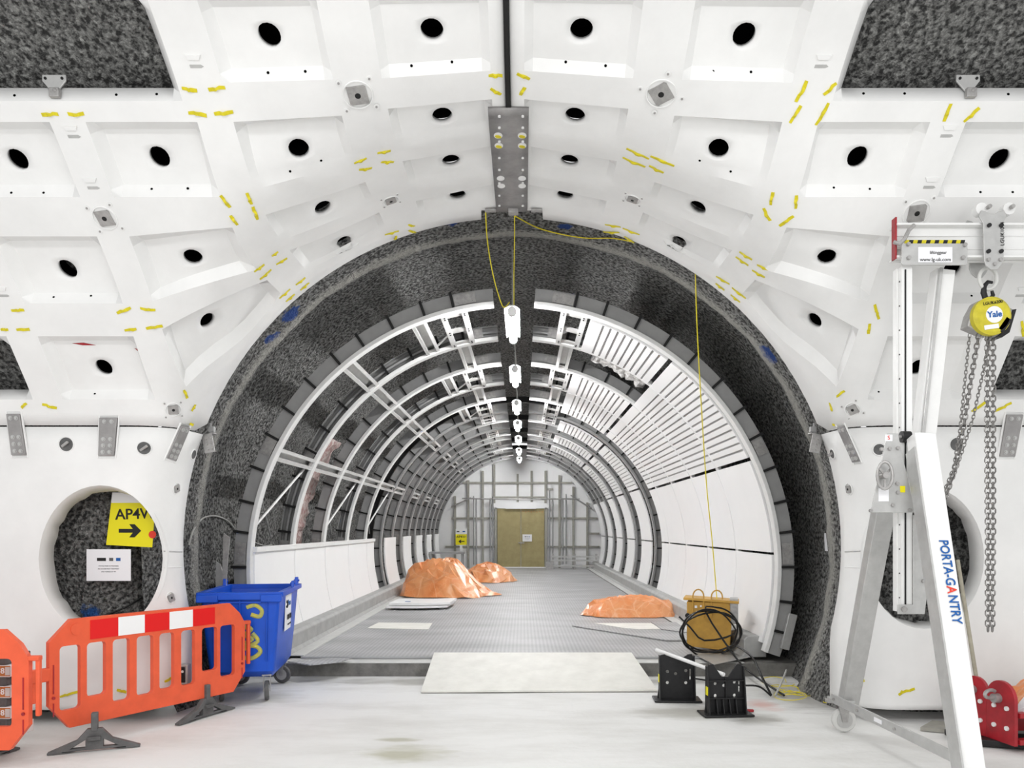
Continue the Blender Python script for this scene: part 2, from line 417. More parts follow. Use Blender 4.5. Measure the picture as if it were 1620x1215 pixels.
        for s_ in (.45, .8, 1):
            cur = []
            for k in range(n):
                da_, dy_ = inv(rad*math.cos(an[k]), rad*math.sin(an[k])); ca = ac+da_; cy = yc+dy_
                a = bp[k][0]+(ca-bp[k][0])*s_; y = bp[k][1]+(cy-bp[k][1])*s_
                p, nn = up3(a, y); dd = DD(nn)
                if c in TILT and r in TILT[c]: ya, yz = interp(a, ROW[r][0]), interp(a, ROW[r][1]); yi = ya+(yz-ya)*.2; ff = min(max((y-yi)/((yz-ya)*.65), 0), 1); dd *= (1.5-1.1*ff) if c < 2 else (1.3-.45*ff)
                q = p+nn*dd; cur.append(len(mb.v)); mb.v.append((CX+sg*q.x, q.y, q.z))
            for k in range(n):
                k2 = (k+1) % n; face(prevr[k], prevr[k2], cur[k2], cur[k])
            prevr = cur
        voids.append((pc+nc*DD(nc), nc))
    o = mb.build(name, M['panel'], fix=False, smooth=24)
    so = o.modifiers.new('solid', 'SOLIDIFY'); so.thickness = .045; so.offset = 1
    tag(o, label, kind='structure')
    # black can behind each round hole, put in for the shade inside
    for (p, n) in voids:
        h = MB(); q = Vector((CX+sg*p.x, p.y, p.z)); n = Vector((sg*n.x, n.y, n.z))
        h.tube([q+n*.046, q+n*.2], .11, 20, cap=False); u = len(h.v)
        h.f.append(tuple(range(20, 40))); h.m.append(0)
        h.build('hole_shade_can', M['void'], o, fix=False)
    return o
CEL = upper_side(-1, 'ceiling_left', 'white coffered lining panels arching over the left half')
CER = upper_side(1, 'ceiling_right', 'white coffered lining panels arching over the right half')

def lower_side(sg, name, label):
    us = []
    # jamb lines then wall lines; u = a / Y
    uh0, uh1 = .4463, .640
    def ujamb(z): return xe(z)/YE
    zs = [.115, .16, .30, .45, .62]+[.62+1.63*k/12 for k in range(1, 12)]+[2.25, 2.42, 2.577]
    inner = [uh0+(uh1-uh0)*k/12 for k in range(13)]
    fr = inner+[.68, .72, .78, .85, .93, 1.02]
    mb = MB(); G_ = []
    for z in zs:
        row = []
        uj = ujamb(z)
        for q in (0, .5): row.append(uj+(uh0-uj)*q)
        row += fr; G_.append(row)
    nj = len(zs); nu = len(G_[0]); vid = {}
    def pt(u, z, ins=0):
        a, Y = lo_pt(u, z)
        return Vector((CX+sg*a, Y, z))
    def vert(i, j):
        if (i, j) not in vid: vid[(i, j)] = len(mb.v); mb.v.append(tuple(pt(G_[j][i], zs[j])))
        return vid[(i, j)]
    def face(*f): mb.f.append(f if sg > 0 else tuple(reversed(f))); mb.m.append(0)
    i0, i1, j0, j1 = 2, 14, 4, 16
    for j in range(nj-1):
        for i in range(nu-1):
            if i0 <= i < i1 and j0 <= j < j1: continue
            face(vert(i, j), vert(i, j+1), vert(i+1, j+1), vert(i+1, j))
    ring = [(i, j0) for i in range(i0, i1)]+[(i1, j) for j in range(j0, j1)]+[(i, j1) for i in range(i1, i0, -1)]+[(i0, j) for j in range(j1, j0, -1)]
    uc, zc = (.5415, 1.425) if sg < 0 else (.5455, 1.44)
    ru, rz = (.0815, .645) if sg < 0 else (.078, .62)
    n = len(ring); prevr = [vert(*q) for q in ring]; bp = [(G_[j][i], zs[j]) for (i, j) in ring]
    SU = ru/rz
    ang = [math.atan2(z-zc, (u-uc)/SU) for (u, z) in bp]
    if ang[0] > 0: ang[0] -= 2*PI
    un = [ang[0]]
    for q in ang[1:]:
        un.append(un[-1]+((q-un[-1]+PI) % (2*PI)-PI))
    for s_ in (.5, 1):
        cur = []
        for k in range(n):
            u = bp[k][0]+(uc+ru*math.cos(un[k])-bp[k][0])*s_; z = bp[k][1]+(zc+rz*math.sin(un[k])-bp[k][1])*s_
            cur.append(len(mb.v)); mb.v.append(tuple(pt(u, z)))
        for k in range(n): face(prevr[k], cur[k], cur[(k+1) % n], prevr[(k+1) % n])
        prevr = cur
    for s_, dy in ((.985, .02), (.95, .15)):      # reveal going back through the panel, with a broken inner lip
        cur = []
        for k in range(n):
            ss = s_-(random.uniform(0, .035) if dy > .1 else 0)
            p = pt(uc+ru*ss*math.cos(un[k]), zc+rz*ss*math.sin(un[k])); p.y = max(p.y, 6.6)+dy if dy > .1 else p.y+dy
            cur.append(len(mb.v)); mb.v.append(tuple(p))
        for k in range(n): face(prevr[k], cur[k], cur[(k+1) % n], prevr[(k+1) % n])
        prevr = cur
    o = mb.build(name, M['panel'], fix=False, smooth=50)
    so = o.modifiers.new('solid', 'SOLIDIFY'); so.thickness = .04; so.offset = 1
    tag(o, label, kind='structure')
    return o
WL = lower_side(-1, 'wall_left', 'white lower lining wall with a large oval opening on the left')
WR = lower_side(1, 'wall_right', 'white lower lining wall with a large oval opening on the right')

# ---------------------------------------------------------------- sprayed concrete behind the lining and in the cross tunnel
OFF = .42
p_a = P(1395, 90, 5.3); p_l = P(120, 1075, 7.0)
MS1 = shotcrete('sprayed_concrete', .045, .46, blue=[(2.62, 5.2, 5.0, .34, (.42, .40, .37), 1.02), (P(1420,70,5.35).x, 5.35, P(1420,70,5.35).z, .12, (.01, .03, .16), 1.0),
   (P(1412,115,5.4).x, 5.4, P(1412,115,5.4).z, .12, (.01, .03, .16), 1.0), (-4.0, 7.02, .86, .3, (.03, .12, .38), 1.15), (P(1395,45,5.2).x, 5.2, P(1395,45,5.2).z, .12, (.01, .03, .16), 1.0)])
def back_shell(sg, name):
    mb = MB()
    xs = [1.6+.2*k for k in range(28)]; nj = 34; base = []
    for a in xs:
        ybt = y_bottom(a, OFF, 7.3)
        for j in range(nj):
            y = -230+(ybt+230)*j/(nj-1)
            t, z = up_pt(a, y, OFF, 7.3); mb.v.append((CX+sg*a, t, z))
    for i in range(len(xs)-1):
        for j in range(nj-1):
            a = i*nj+j; mb.f.append((a, a+nj, a+nj+1, a+1)); mb.m.append(0)
    b = len(mb.v); zs = [-.02+2.63*k/12 for k in range(13)]; us = [xe(z, OFF)/7.3 for z in zs]
    nu = 20
    for z, u0 in zip(zs, us):
        for i in range(nu):
            u = u0+(1.0-u0)*(i/(nu-1))
            a, Y = lo_pt(u, z, OFF, 7.3); mb.v.append((CX+sg*a, Y, z))
    for j in range(12):
        for i in range(nu-1):
            a = b+j*nu+i; mb.f.append((a, a+1, a+nu+1, a+nu)); mb.m.append(0)
    for k, v in enumerate(mb.v):
        d = noise.noise(Vector(v)*3)*.02+noise.noise(Vector(v)*9)*.008; mb.v[k] = (v[0], v[1]+d, v[2]+d*.5)
    o = mb.build(name, MS1, smooth=80); tag(o, kind='structure'); return o
back_shell(-1, 'wall_rear_left').__setitem__('label', 'dark sprayed concrete behind the left lining')
back_shell(1, 'wall_rear_right').__setitem__('label', 'dark sprayed concrete behind the right lining')
blue = (.02, .08, .30)
bl = []
for (px, py, d, r) in [(455,492,7.7,.28),(425,525,7.8,.22),(385,560,7.9,.2),(1125,512,8.4,.3),(1170,490,7.9,.22),(1215,560,7.8,.25),(720,358,7.5,.2),(812,360,7.6,.12),(895,356,7.6,.15),(1320,885,7.6,.2),(1308,870,7.6,.16)]:
    q = P(px, py, d); bl.append((q.x, q.y, q.z, r, (.015, .06, .26), 1.02))
MS2 = shotcrete('sprayed_concrete_ring', .03, .44, blue=bl, white=(CX, 1.4, 7.68, 8.2))
def adit():
    prof = [(7.0, 3.43), (7.2, 3.37), (7.5, 3.335), (7.7, 3.33), (7.9, 3.325), (8.0, 3.33), (8.1, 3.36), (8.2, 3.43), (8.45, 3.49), (8.7, 3.5), (9.0, 3.5)]
    y = 9.25
    while y < 28.9: prof.append((y, 3.5+.03*math.sin(y*2.3)+.02*math.sin(y*5.1))); y += .4
    n = 120; a0, a1 = math.radians(-34), math.radians(214); mb = MB()
    for (yy, r) in prof:
        for j in range(n+1):
            t = a0+(a1-a0)*j/n
            zc = 1.44
            rr = r+noise.noise(Vector((math.cos(t)*8, yy*1.6, math.sin(t)*8)))*.03+noise.noise(Vector((math.cos(t)*28, yy*5, math.sin(t)*28)))*.014
            mb.v.append((CX+rr*math.cos(t), yy, zc+rr*math.sin(t)))
    for i in range(len(prof)-1):
        for j in range(n):
            a = i*(n+1)+j; mb.f.append((a, a+1, a+n+2, a+n+1)); mb.m.append(0)
    o = mb.build('wall_cross_tunnel', MS2, smooth=80)
    tag(o, 'dark sprayed concrete barrel of the cross tunnel', kind='structure')
adit()

# ---------------------------------------------------------------- floors
def floor_mat():
    m = bpy.data.materials.new('pale_floor'); m.use_nodes = True; N = m.node_tree.nodes; L = m.node_tree.links
    b = N['Principled BSDF']; b.inputs['Roughness'].default_value = .6; b.inputs['Specular IOR Level'].default_value = .25
    tc = N.new('ShaderNodeTexCoord')
    n = N.new('ShaderNodeTexNoise'); n.inputs['Scale'].default_value = 1.1; n.inputs['Detail'].default_value = 9; n.inputs['Roughness'].default_value = .65
    mp = N.new('ShaderNodeMapping'); mp.inputs['Scale'].default_value = (.6, 1.6, 1); L.new(tc.outputs['Object'], mp.inputs[0]); L.new(mp.outputs[0], n.inputs['Vector'])
    r = N.new('ShaderNodeValToRGB'); e = r.color_ramp.elements; e[0].position = .30; e[0].color = (.64, .635, .61, 1); e[1].position = .56; e[1].color = (.77, .77, .755, 1)
    L.new(n.outputs['Fac'], r.inputs[0]); last = r.outputs[0]
    n3 = N.new('ShaderNodeTexNoise'); n3.inputs['Scale'].default_value = 5; n3.inputs['Detail'].default_value = 8; L.new(mp.outputs[0], n3.inputs['Vector'])
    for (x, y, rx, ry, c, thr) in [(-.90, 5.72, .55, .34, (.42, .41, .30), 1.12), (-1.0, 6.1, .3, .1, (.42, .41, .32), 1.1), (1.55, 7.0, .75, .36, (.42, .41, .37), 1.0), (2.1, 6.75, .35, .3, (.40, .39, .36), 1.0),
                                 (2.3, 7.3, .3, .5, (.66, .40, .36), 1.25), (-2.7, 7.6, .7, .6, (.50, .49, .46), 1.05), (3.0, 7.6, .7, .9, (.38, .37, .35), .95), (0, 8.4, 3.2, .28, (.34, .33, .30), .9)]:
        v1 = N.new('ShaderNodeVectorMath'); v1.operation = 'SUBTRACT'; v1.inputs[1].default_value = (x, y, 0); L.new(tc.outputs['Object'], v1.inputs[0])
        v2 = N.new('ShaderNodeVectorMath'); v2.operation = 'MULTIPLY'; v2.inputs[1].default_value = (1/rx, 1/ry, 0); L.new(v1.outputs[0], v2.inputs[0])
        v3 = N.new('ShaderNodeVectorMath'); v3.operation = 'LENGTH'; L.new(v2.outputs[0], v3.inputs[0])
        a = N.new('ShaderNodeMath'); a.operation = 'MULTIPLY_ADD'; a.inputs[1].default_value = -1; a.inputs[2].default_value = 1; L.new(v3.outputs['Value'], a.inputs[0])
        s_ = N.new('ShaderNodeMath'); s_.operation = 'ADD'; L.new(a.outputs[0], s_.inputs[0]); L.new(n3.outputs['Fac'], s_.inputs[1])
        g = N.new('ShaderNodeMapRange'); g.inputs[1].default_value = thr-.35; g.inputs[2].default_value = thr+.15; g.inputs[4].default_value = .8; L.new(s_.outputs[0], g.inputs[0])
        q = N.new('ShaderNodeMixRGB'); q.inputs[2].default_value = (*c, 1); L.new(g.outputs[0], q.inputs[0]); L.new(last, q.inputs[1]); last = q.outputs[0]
    L.new(last, b.inputs['Base Color'])
    n2 = N.new('ShaderNodeTexNoise'); n2.inputs['Scale'].default_value = 18; n2.inputs['Detail'].default_value = 6; L.new(tc.outputs['Object'], n2.inputs['Vector'])
    bp = N.new('ShaderNodeBump'); bp.inputs['Strength'].default_value = .18; bp.inputs['Distance'].default_value = .02; L.new(n2.outputs['Fac'], bp.inputs['Height']); L.new(bp.outputs[0], b.inputs['Normal'])
    return m
mb = MB(); nx, ny = 60, 44
for j in range(ny+1):
    for i in range(nx+1):
        x = -7.2+14.4*i/nx; y = -4+12.9*j/ny; mb.v.append((x, y, noise.noise(Vector((x*1.5, y*1.5, 0)))*.004-.004))
for j in range(ny):
    for i in range(nx): a = j*(nx+1)+i; mb.f.append((a, a+1, a+nx+2, a+nx+1)); mb.m.append(0)
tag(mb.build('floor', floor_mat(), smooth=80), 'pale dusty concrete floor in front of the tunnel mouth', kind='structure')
DZ = .18
def deck_mat():
    m = bpy.data.materials.new('deck_grey'); m.use_nodes = True; N = m.node_tree.nodes; L = m.node_tree.links
    b = N['Principled BSDF']; b.inputs['Roughness'].default_value = .5
    tc = N.new('ShaderNodeTexCoord')
    n = N.new('ShaderNodeTexNoise'); n.inputs['Scale'].default_value = 1.0; n.inputs['Detail'].default_value = 8
    mp = N.new('ShaderNodeMapping'); mp.inputs['Scale'].default_value = (.8, 2.0, 1); L.new(tc.outputs['Object'], mp.inputs[0]); L.new(mp.outputs[0], n.inputs['Vector'])
    r = N.new('ShaderNodeValToRGB'); e = r.color_ramp.elements; e[0].position = .3; e[0].color = (.32, .32, .32, 1); e[1].position = .7; e[1].color = (.47, .47, .475, 1)
    L.new(n.outputs['Fac'], r.inputs[0])
    sc = N.new('ShaderNodeVectorMath'); sc.operation = 'SCALE'; sc.inputs['Scale'].default_value = 20; L.new(tc.outputs['Object'], sc.inputs[0])
    fr = N.new('ShaderNodeVectorMath'); fr.operation = 'FRACTION'; L.new(sc.outputs[0], fr.inputs[0])
    sb = N.new('ShaderNodeVectorMath'); sb.operation = 'SUBTRACT'; sb.inputs[1].default_value = (.5, .5, 0); L.new(fr.outputs[0], sb.inputs[0])
    ml = N.new('ShaderNodeVectorMath'); ml.operation = 'MULTIPLY'; ml.inputs[1].default_value = (1, 1, 0); L.new(sb.outputs[0], ml.inputs[0])
    ln = N.new('ShaderNodeVectorMath'); ln.operation = 'LENGTH'; L.new(ml.outputs[0], ln.inputs[0])
    g = N.new('ShaderNodeMapRange'); g.inputs[1].default_value = .24; g.inputs[2].default_value = .36; g.inputs[3].default_value = .70; g.inputs[4].default_value = 1; L.new(ln.outputs['Value'], g.inputs[0])
    q = N.new('ShaderNodeMixRGB'); q.blend_type = 'MULTIPLY'; q.inputs[0].default_value = 1; L.new(r.outputs[0], q.inputs[1]); L.new(g.outputs[0], q.inputs[2])
    L.new(q.outputs[0], b.inputs['Base Color'])
    bp = N.new('ShaderNodeBump'); bp.inputs['Strength'].default_value = .5; bp.inputs['Distance'].default_value = .006; L.new(g.outputs[0], bp.inputs['Height']); L.new(bp.outputs[0], b.inputs['Normal'])
    return m
M['deck'] = deck_mat()
M['conc'] = mat('kerb_concrete', (.40, .40, .39), .6, var=.2, vscale=5)
M['concd'] = mat('step_concrete', (.22, .215, .20), .8, var=.45, vscale=7, bump=.4, bscale=20)
mb = MB(); mb.box((CX, 18.9, DZ/2-.02), (6.5, 20.4, DZ-.03))
tag(mb.build('floor_slab', M['concd']), 'concrete slab edge of the raised tunnel floor', kind='structure')
mb = MB(); mb.box((CX, 8.86, DZ-.045), (5.3, .3, .035), mi=0)
tag(mb.build('trim_step', M['mesh_off'], bevel=.004), 'pale edging board along the raised floor', kind='structure')
mb = MB(); mb.box((CX-.02, 18.85, DZ-.011), (5.0, 19.8, .022))
tag(mb.build('floor_deck', M['deck']), 'grey studded rubber sheeting covering the tunnel floor', kind='structure')
for sg, nm in ((-1, 'left'), (1, 'right')):
    mb = MB()
    pr = [(2.66, DZ), (2.70, DZ+.05), (2.70, DZ+.21), (2.74, DZ+.25), (2.93, DZ+.25), (2.96, DZ+.2), (2.96, DZ)]
    mb.prism([(sg*a, z) for a, z in pr], 'y', 19.7, (CX, 18.75, 0))
    tag(mb.build('trim_kerb_'+nm, M['conc'], bevel=.01), 'grey concrete kerb along the %s side of the tunnel' % nm, kind='structure')
    mb = MB(); mb.box((CX+sg*2.58, 18.8, DZ+.004), (.16, 19.6, .012)); 
    tag(mb.build('trim_strip_'+nm, M['mesh_off']), 'pale strip on the floor beside the %s kerb' % nm, kind='structure')
# ---------------------------------------------------------------- arched ribs
RC = 1.24; RO, RI = 3.21, 3.035
def arc_pt(r, t, y=0): return (r*math.cos(t), y, r*math.sin(t))
def arc_box(mb, r0, r1, t0, t1, y0, y1, n, sg=1, mi=0):
    k = len(mb.v)
    for i in range(n+1):
        t = t0+(t1-t0)*i/n
        for (r, y) in ((r0, y0), (r1, y0), (r1, y1), (r0, y1)):
            mb.v.append((sg*r*math.cos(t), y, r*math.sin(t)))
    for i in range(n):
        a = k+4*i
        for j in range(4): mb.f.append((a+j, a+(j+1) % 4, a+4+(j+1) % 4, a+4+j)); mb.m.append(mi)
    mb.f += [(k, k+3, k+2, k+1), (k+4*n, k+4*n+1, k+4*n+2, k+4*n+3)]; mb.m += [mi, mi]
def rad(d): return math.radians(d)
def make_rib(sg, style, t0=-18.5, t1=85.6, fm='ribwhite'):
    r = empty('arched_rib')
    mb = MB()
    if style == 0: arc_box(mb, RI+.02, RO, rad(t0), rad(t1), -.012, .012, 48, sg); arc_box(mb, RO-.012, RO, rad(t0), rad(t1), .012, .09, 48, sg)
    else:
        arc_box(mb, RI+.02, RO, rad(t0), rad(t1), .06, .084, 48, sg); arc_box(mb, RO-.012, RO, rad(t0), rad(t1), -.02, .06, 48, sg)
        arc_box(mb, RI+.075, RI+.10, rad(t0), rad(t1), -.02, .06, 48, sg)
    mb.build('web', M['rib'], r, smooth=30)
    mb = MB(); arc_box(mb, RI-.028, RI+.02, rad(t0), rad(t1), -.055, .075, 48, sg); mb.build('inner_flange', M[fm], r, smooth=30, bevel=.006)
    st = MB()
    for y0, y1 in ((-.055, .10),): arc_box(st, RI+.015, RO+.02, rad(-.27), rad(.27), y0, y1, 1, sg)
    pm = st.build('stiffener', M['dark'], r, smooth=0).data
    first = [o for o in bpy.data.objects if o.data == pm][0]
    a = t0+5; k = 0
    while a < t1-2:
        o = first if k == 0 else first.copy()
        if k: COL.objects.link(o)
        o.rotation_euler = (0, -rad(a)*sg, 0); a += 7.3 if k % 3 else 6.4; k += 1
    # splice plate with bolts near springing and near the crown, foot plate
    for (a, nm) in ((26.8, 'splice'), (t1-6, 'splice'), (3.0, 'splice')):
        mb = MB(); arc_box(mb, RI+.035, RO-.02, rad(a-2.3), rad(a+2.3), -.03, -.012, 3, sg)
        for da in (-1.5, 0, 1.5):
            for rr in (RI+.065, RO-.05):
                p = Vector(arc_pt(rr, rad(a+da), -.03)); p.x *= sg; mb.cyl(p, p+Vector((0, -.012, 0)), .009, 6)
        mb.build('splice_plate', M['galv'], r, smooth=30)
    mb = MB()
    p0 = Vector(arc_pt(RO-.05, rad(t0+1.5), 0)); p1 = Vector(arc_pt(RO-.05, rad(t0+9), -.05)); p0.x *= sg; p1.x *= sg
    mb.bar(p0+Vector((.06*sg, -.05, 0)), p1+Vector((.06*sg, 0, 0)), .06, .1); mb.build('foot_strut', M['alugrey'], r, bevel=.006)
    return r
ordn = ['first', 'second', 'third', 'fourth', 'fifth', 'sixth', 'seventh', 'eighth', 'ninth', 'tenth', 'eleventh', 'twelfth', 'thirteenth', 'fourteenth', 'fifteenth']
RY = [8.70+1.58*k for k in range(5)]+[16.70, 18.1, 19.4, 20.7, 21.85, 23.1, 24.25, 25.4, 26.55, 27.9]
for sg, side in ((-1, 'left'), (1, 'right')):
    protos = [tree(make_rib(sg, 0)), tree(make_rib(sg, 1)), tree(make_rib(sg, 0, fm='rib'))]
    used = [0, 0, 0]
    for k, y in enumerate(RY):
        s_ = k % 2 if k < 5 else 2
        o = protos[s_][0] if not used[s_] else dup(protos[s_]); used[s_] = 1
        o.location = (CX, y, RC)
        tag(o, ('grey steel arch rib with white flange, %s from the mouth, %s side' if k < 5 else 'grey steel arch rib in the far part, %s from the mouth, %s side') % (ordn[k], side), 'rib', 'arched ribs on the %s side' % side)
# dark movement joint rings
for k, y in enumerate([16.74, 19.44, 21.89, 24.29, 26.59]):
    mb = MB()
    arc_box(mb, 3.235, 3.36, rad(-20), rad(200), 0, .10, 80)
    o = mb.build('joint_ring', M['dark'], smooth=30); o.location = (CX, y, RC)
    tag(o, 'black rubber joint ring round the tunnel, %s back from the mouth' % ordn[k], 'ring', 'black joint rings')

# ---------------------------------------------------------------- longitudinal rails (white channels) between ribs
def radial(t, r, y): return Vector((CX+r*math.cos(rad(t)), y, RC+r*math.sin(rad(t))))
def rail(t, y0, y1, w_, h_, label, r=RI-.01, deep=True):
    o = empty('channel_rail', radial(t, r, y0))
    R = Matrix.Rotation(-rad(t-90), 3, 'Y')
    mb = MB(); L = y1-y0
    mb.box(R @ Vector((0, 0, h_-.008))+Vector((0, L/2, 0)), (w_, L, .016), R)
    for q in (-1, 1): mb.box(R @ Vector((q*(w_/2-.008), 0, h_/2-.008))+Vector((0, L/2, 0)), (.016, L, h_), R)
    for q in (-1, 1): mb.box(R @ Vector((q*(w_/2+.014), 0, 0))+Vector((0, L/2, 0)), (.03, L, .01), R)
    mb.build('channel', M['railgrey'], o)
    for yy in (.06, L-.06): MB().box(R @ Vector((0, 0, .02))+Vector((0, yy, 0)), (w_+.05, .10, .012), R).build('fixing_plate', M['galv'], o)
    return tag(o, label, 'rail', 'white channel rails between the ribs')
bay = ['first', 'second', 'third', 'fourth', 'fifth']
for b in range(5):
    rail(180-25.6, RY[b]+.06, RY[b+1]-.05, .10, .09, 'white channel rail at springing height on the left side, %s bay from the mouth' % bay[b])
    rail(180-50.7, RY[b]+.06, RY[b+1]-.05, .13, .09, 'white channel rail halfway up the left side, %s bay from the mouth' % bay[b])
for b, nm in ((0, 'front'), (2, 'middle'), (4, 'rear')):
    rail(180-68.6, RY[b]+.06, RY[b+1]-.05, .13, .09, 'short white channel rail high on the left side, %s of three' % nm)
for k in range(4):
    rail(180-25.6, RY[5+2*k]+.05, RY[6+2*k]-.05, .10, .09, 'short white channel rail at springing height beyond the black ring, %s back' % ordn[k])
    rail(180-50.7, RY[5+2*k]+.05, RY[6+2*k]-.05, .13, .09, 'short white channel rail halfway up beyond the black ring, %s back' % ordn[k])
# crown ladders
def ladder(t, y0, y1, label):
    o = empty('crown_bracket', radial(t, RI-.02, y0)); R = Matrix.Rotation(-rad(t-90), 3, 'Y'); L = y1-y0
    mb = MB()
    for q in (-1, 1):
        mb.box(R @ Vector((q*.125, 0, 0))+Vector((0, L/2, 0)), (.07, L, .02), R); mb.box(R @ Vector((q*.155, 0, .04))+Vector((0, L/2, 0)), (.012, L, .08), R)
    mb.build('side_rail', M['railgrey'], o)
    for yy, ww in ((.1, .12), (L*.52, .16), (L-.1, .12)):
        mb = MB(); mb.box(R @ Vector((0, 0, .015))+Vector((0, yy, 0)), (.30, ww, .02), R)
        for q in (-1, 1):
            for e in (-.3, .3): mb.cyl(R @ Vector((q*.12, 0, -.02))+Vector((0, yy+e*ww, 0)), R @ Vector((q*.12, 0, .0))+Vector((0, yy+e*ww, 0)), .01, 6, mi=1)
        mb.build('cross_plate', [M['alugrey'], M['dark']], o)
    return tag(o, label, 'bracket', 'ladder brackets beside the crown gap')
for sg, side in ((-1, 'left'), (1, 'right')):
    t = 90-sg*13.4
    for b in range(5):
        if b % 2 == 0: ladder(t, RY[b]+.06, RY[b+1]-.03, 'white ladder bracket beside the crown gap on the %s, %s bay from the mouth' % (side, bay[b]))
        else: rail(t, RY[b]+.06, RY[b+1]-.05, .13, .07, 'single white rail beside the crown gap on the %s, %s bay from the mouth' % (side, bay[b]))
    for k in range(4):
        ladder(t, RY[5+2*k]+.15, RY[6+2*k]-.15, 'white ladder bracket beside the crown gap on the %s beyond the black ring, %s back' % (side, ordn[k]))
# diagonal braces on the left
def rod(name, a, b, r, m, label, cat, group=None, n=8):
    a = Vector(a); o = MB().cyl((0, 0, 0), Vector(b)-a, r, n).build(name, m); o.location = a; return tag(o, label, cat, group)
for b, nm in ((0, 'front'), (2, 'middle'), (4, 'rear')):
    rod('brace_rod', radial(180-9, RI-.0, RY[b]+.06), radial(180-24, RI+.06, RY[b+1]-.1), .016, M['ribwhite'], 'white diagonal brace rod rising to the right on the left side, %s of three' % nm, 'rod', 'diagonal brace rods')
    rod('brace_rod', radial(180-21, RI+.22, RY[b]+.15), radial(180-6, RI+.2, RY[b+1]-.3), .011, M['rib'], 'dark thin brace rod falling to the right on the left side, %s of three' % nm, 'rod', 'diagonal brace rods')
    rod('brace_rod', radial(180-69, RI+.0, RY[b]+.1) , radial(180-75, RI+.02, RY[b]+.2), .013, M['ribwhite'], 'short white stay between rail and ladder bracket high on the left, %s of three' % nm, 'rod', 'diagonal brace rods')
    rod('brace_rod', radial(180-69, RI+.02, RY[b+1]-.1) , radial(180-76, RI+.02, RY[b]+.8), .013, M['ribwhite'], 'long white stay rising to the ladder bracket high on the left, %s of three' % nm, 'rod', 'diagonal brace rods')

# ---------------------------------------------------------------- cladding panels
def slot_mat():
    m = bpy.data.materials.new('slotted_white'); m.use_nodes = True; N = m.node_tree.nodes; L = m.node_tree.links
    b = N['Principled BSDF']; b.inputs['Roughness'].default_value = .4
    uv = N.new('ShaderNodeUVMap'); sx = N.new('ShaderNodeSeparateXYZ'); L.new(uv.outputs[0], sx.inputs[0])
    def frac(src, mul):
        a = N.new('ShaderNodeMath'); a.operation = 'MULTIPLY'; a.inputs[1].default_value = mul; L.new(src, a.inputs[0])
        f = N.new('ShaderNodeMath'); f.operation = 'FRACT'; L.new(a.outputs[0], f.inputs[0]); return f.outputs[0]
    def less(src, t):
        a = N.new('ShaderNodeMath'); a.operation = 'LESS_THAN'; a.inputs[1].default_value = t; L.new(src, a.inputs[0]); return a.outputs[0]
    def mul(p, q):
        a = N.new('ShaderNodeMath'); a.operation = 'MULTIPLY'; L.new(p, a.inputs[0]); L.new(q, a.inputs[1]); return a.outputs[0]
    fu = frac(sx.outputs[0], 1/.088); fv = frac(sx.outputs[1], 1/.04)
    k = mul(less(fu, .29), less(fv, .62))
    mx = N.new('ShaderNodeMixRGB'); mx.inputs[1].default_value = (.84, .84, .84, 1); mx.inputs[2].default_value = (.03, .03, .03, 1)
    L.new(k, mx.inputs[0]); L.new(mx.outputs[0], b.inputs['Base Color']); return m
M['slot'] = slot_mat()
RP = RI-.045
def panel(t0, t1, y0, y1, kind, label, group, r=RP, th=.03, side=1, cat='panel'):
    """curved cladding panel; angles from the right-hand horizontal"""
    yc = (y0+y1)/2; o_loc = (CX, y0, RC); L = y1-y0
    g = .007/r; a0, a1 = rad(t0)+g, rad(t1)-g
    mb = MB(); uv = []
    if kind == 'slot':
        fl = .09/r; n = max(2, int(round((a1-a0-2*fl)*r/.088))); st = (a1-a0-2*fl)/n
        ts = [(a0, 0, .05), (a0+fl, 0, .05)]
        for i in range(n): ts += [(a0+fl+st*i+.0005, .010, .002), (a0+fl+st*(i+.30), .010, .0245), (a0+fl+st*(i+.32), 0, .05), (a0+fl+st*(i+1), 0, .0879)]
        ts.append((a1, 0, .05))
    else:
        n = max(6, int((a1-a0)/rad(2.2))); ts = [(a0+(a1-a0)*i/n, 0, .05) for i in range(n+1)]
    # smooth/slotted skin
    e = .006
    ysl = [0, .05, L-.05, L] if kind == 'slot' else [0, L]
    base = 0; ny = len(ysl)
    for (t, dr, u) in ts:
        for k_, y in enumerate(ysl):
            inside = kind == 'slot' and 0 < k_ < ny-1
            rr = r+(dr if inside else 0); mb.v.append((rr*math.cos(t), y, rr*math.sin(t))); uv.append(((u if inside else .05), y))
    for i in range(len(ts)-1):
        for k_ in range(ny-1):
            a = i*ny+k_; mb.f.append((a, a+1, a+ny+1, a+ny)); mb.m.append(0)
    b0 = len(mb.v)      # return edges and back
    for (t, dr, u) in ts:
        for y in (0, L): mb.v.append(((r+th)*math.cos(t), y, (r+th)*math.sin(t))); uv.append((.05, y))
    n = len(ts)
    for i in range(n-1):
        mb.f += [(i*ny, (i+1)*ny, b0+2*(i+1), b0+2*i), (i*ny+ny-1, b0+2*i+1, b0+2*(i+1)+1, (i+1)*ny+ny-1), (b0+2*i, b0+2*(i+1), b0+2*(i+1)+1, b0+2*i+1)]; mb.m += [0]*3
    mb.f += [tuple(range(0, ny))+(b0+1, b0), tuple(((n-1)*ny+k_) for k_ in range(ny-1, -1, -1))+(b0+2*n-2, b0+2*n-1)]; mb.m += [0, 0]
    nm = 'slotted_panel' if kind == 'slot' else 'curved_panel'
    o = mb.build(nm, M['slot' if kind == 'slot' else 'white'], smooth=20, uv=uv if kind == 'slot' else None)
    o.location = o_loc
    return tag(o, label, cat, group)
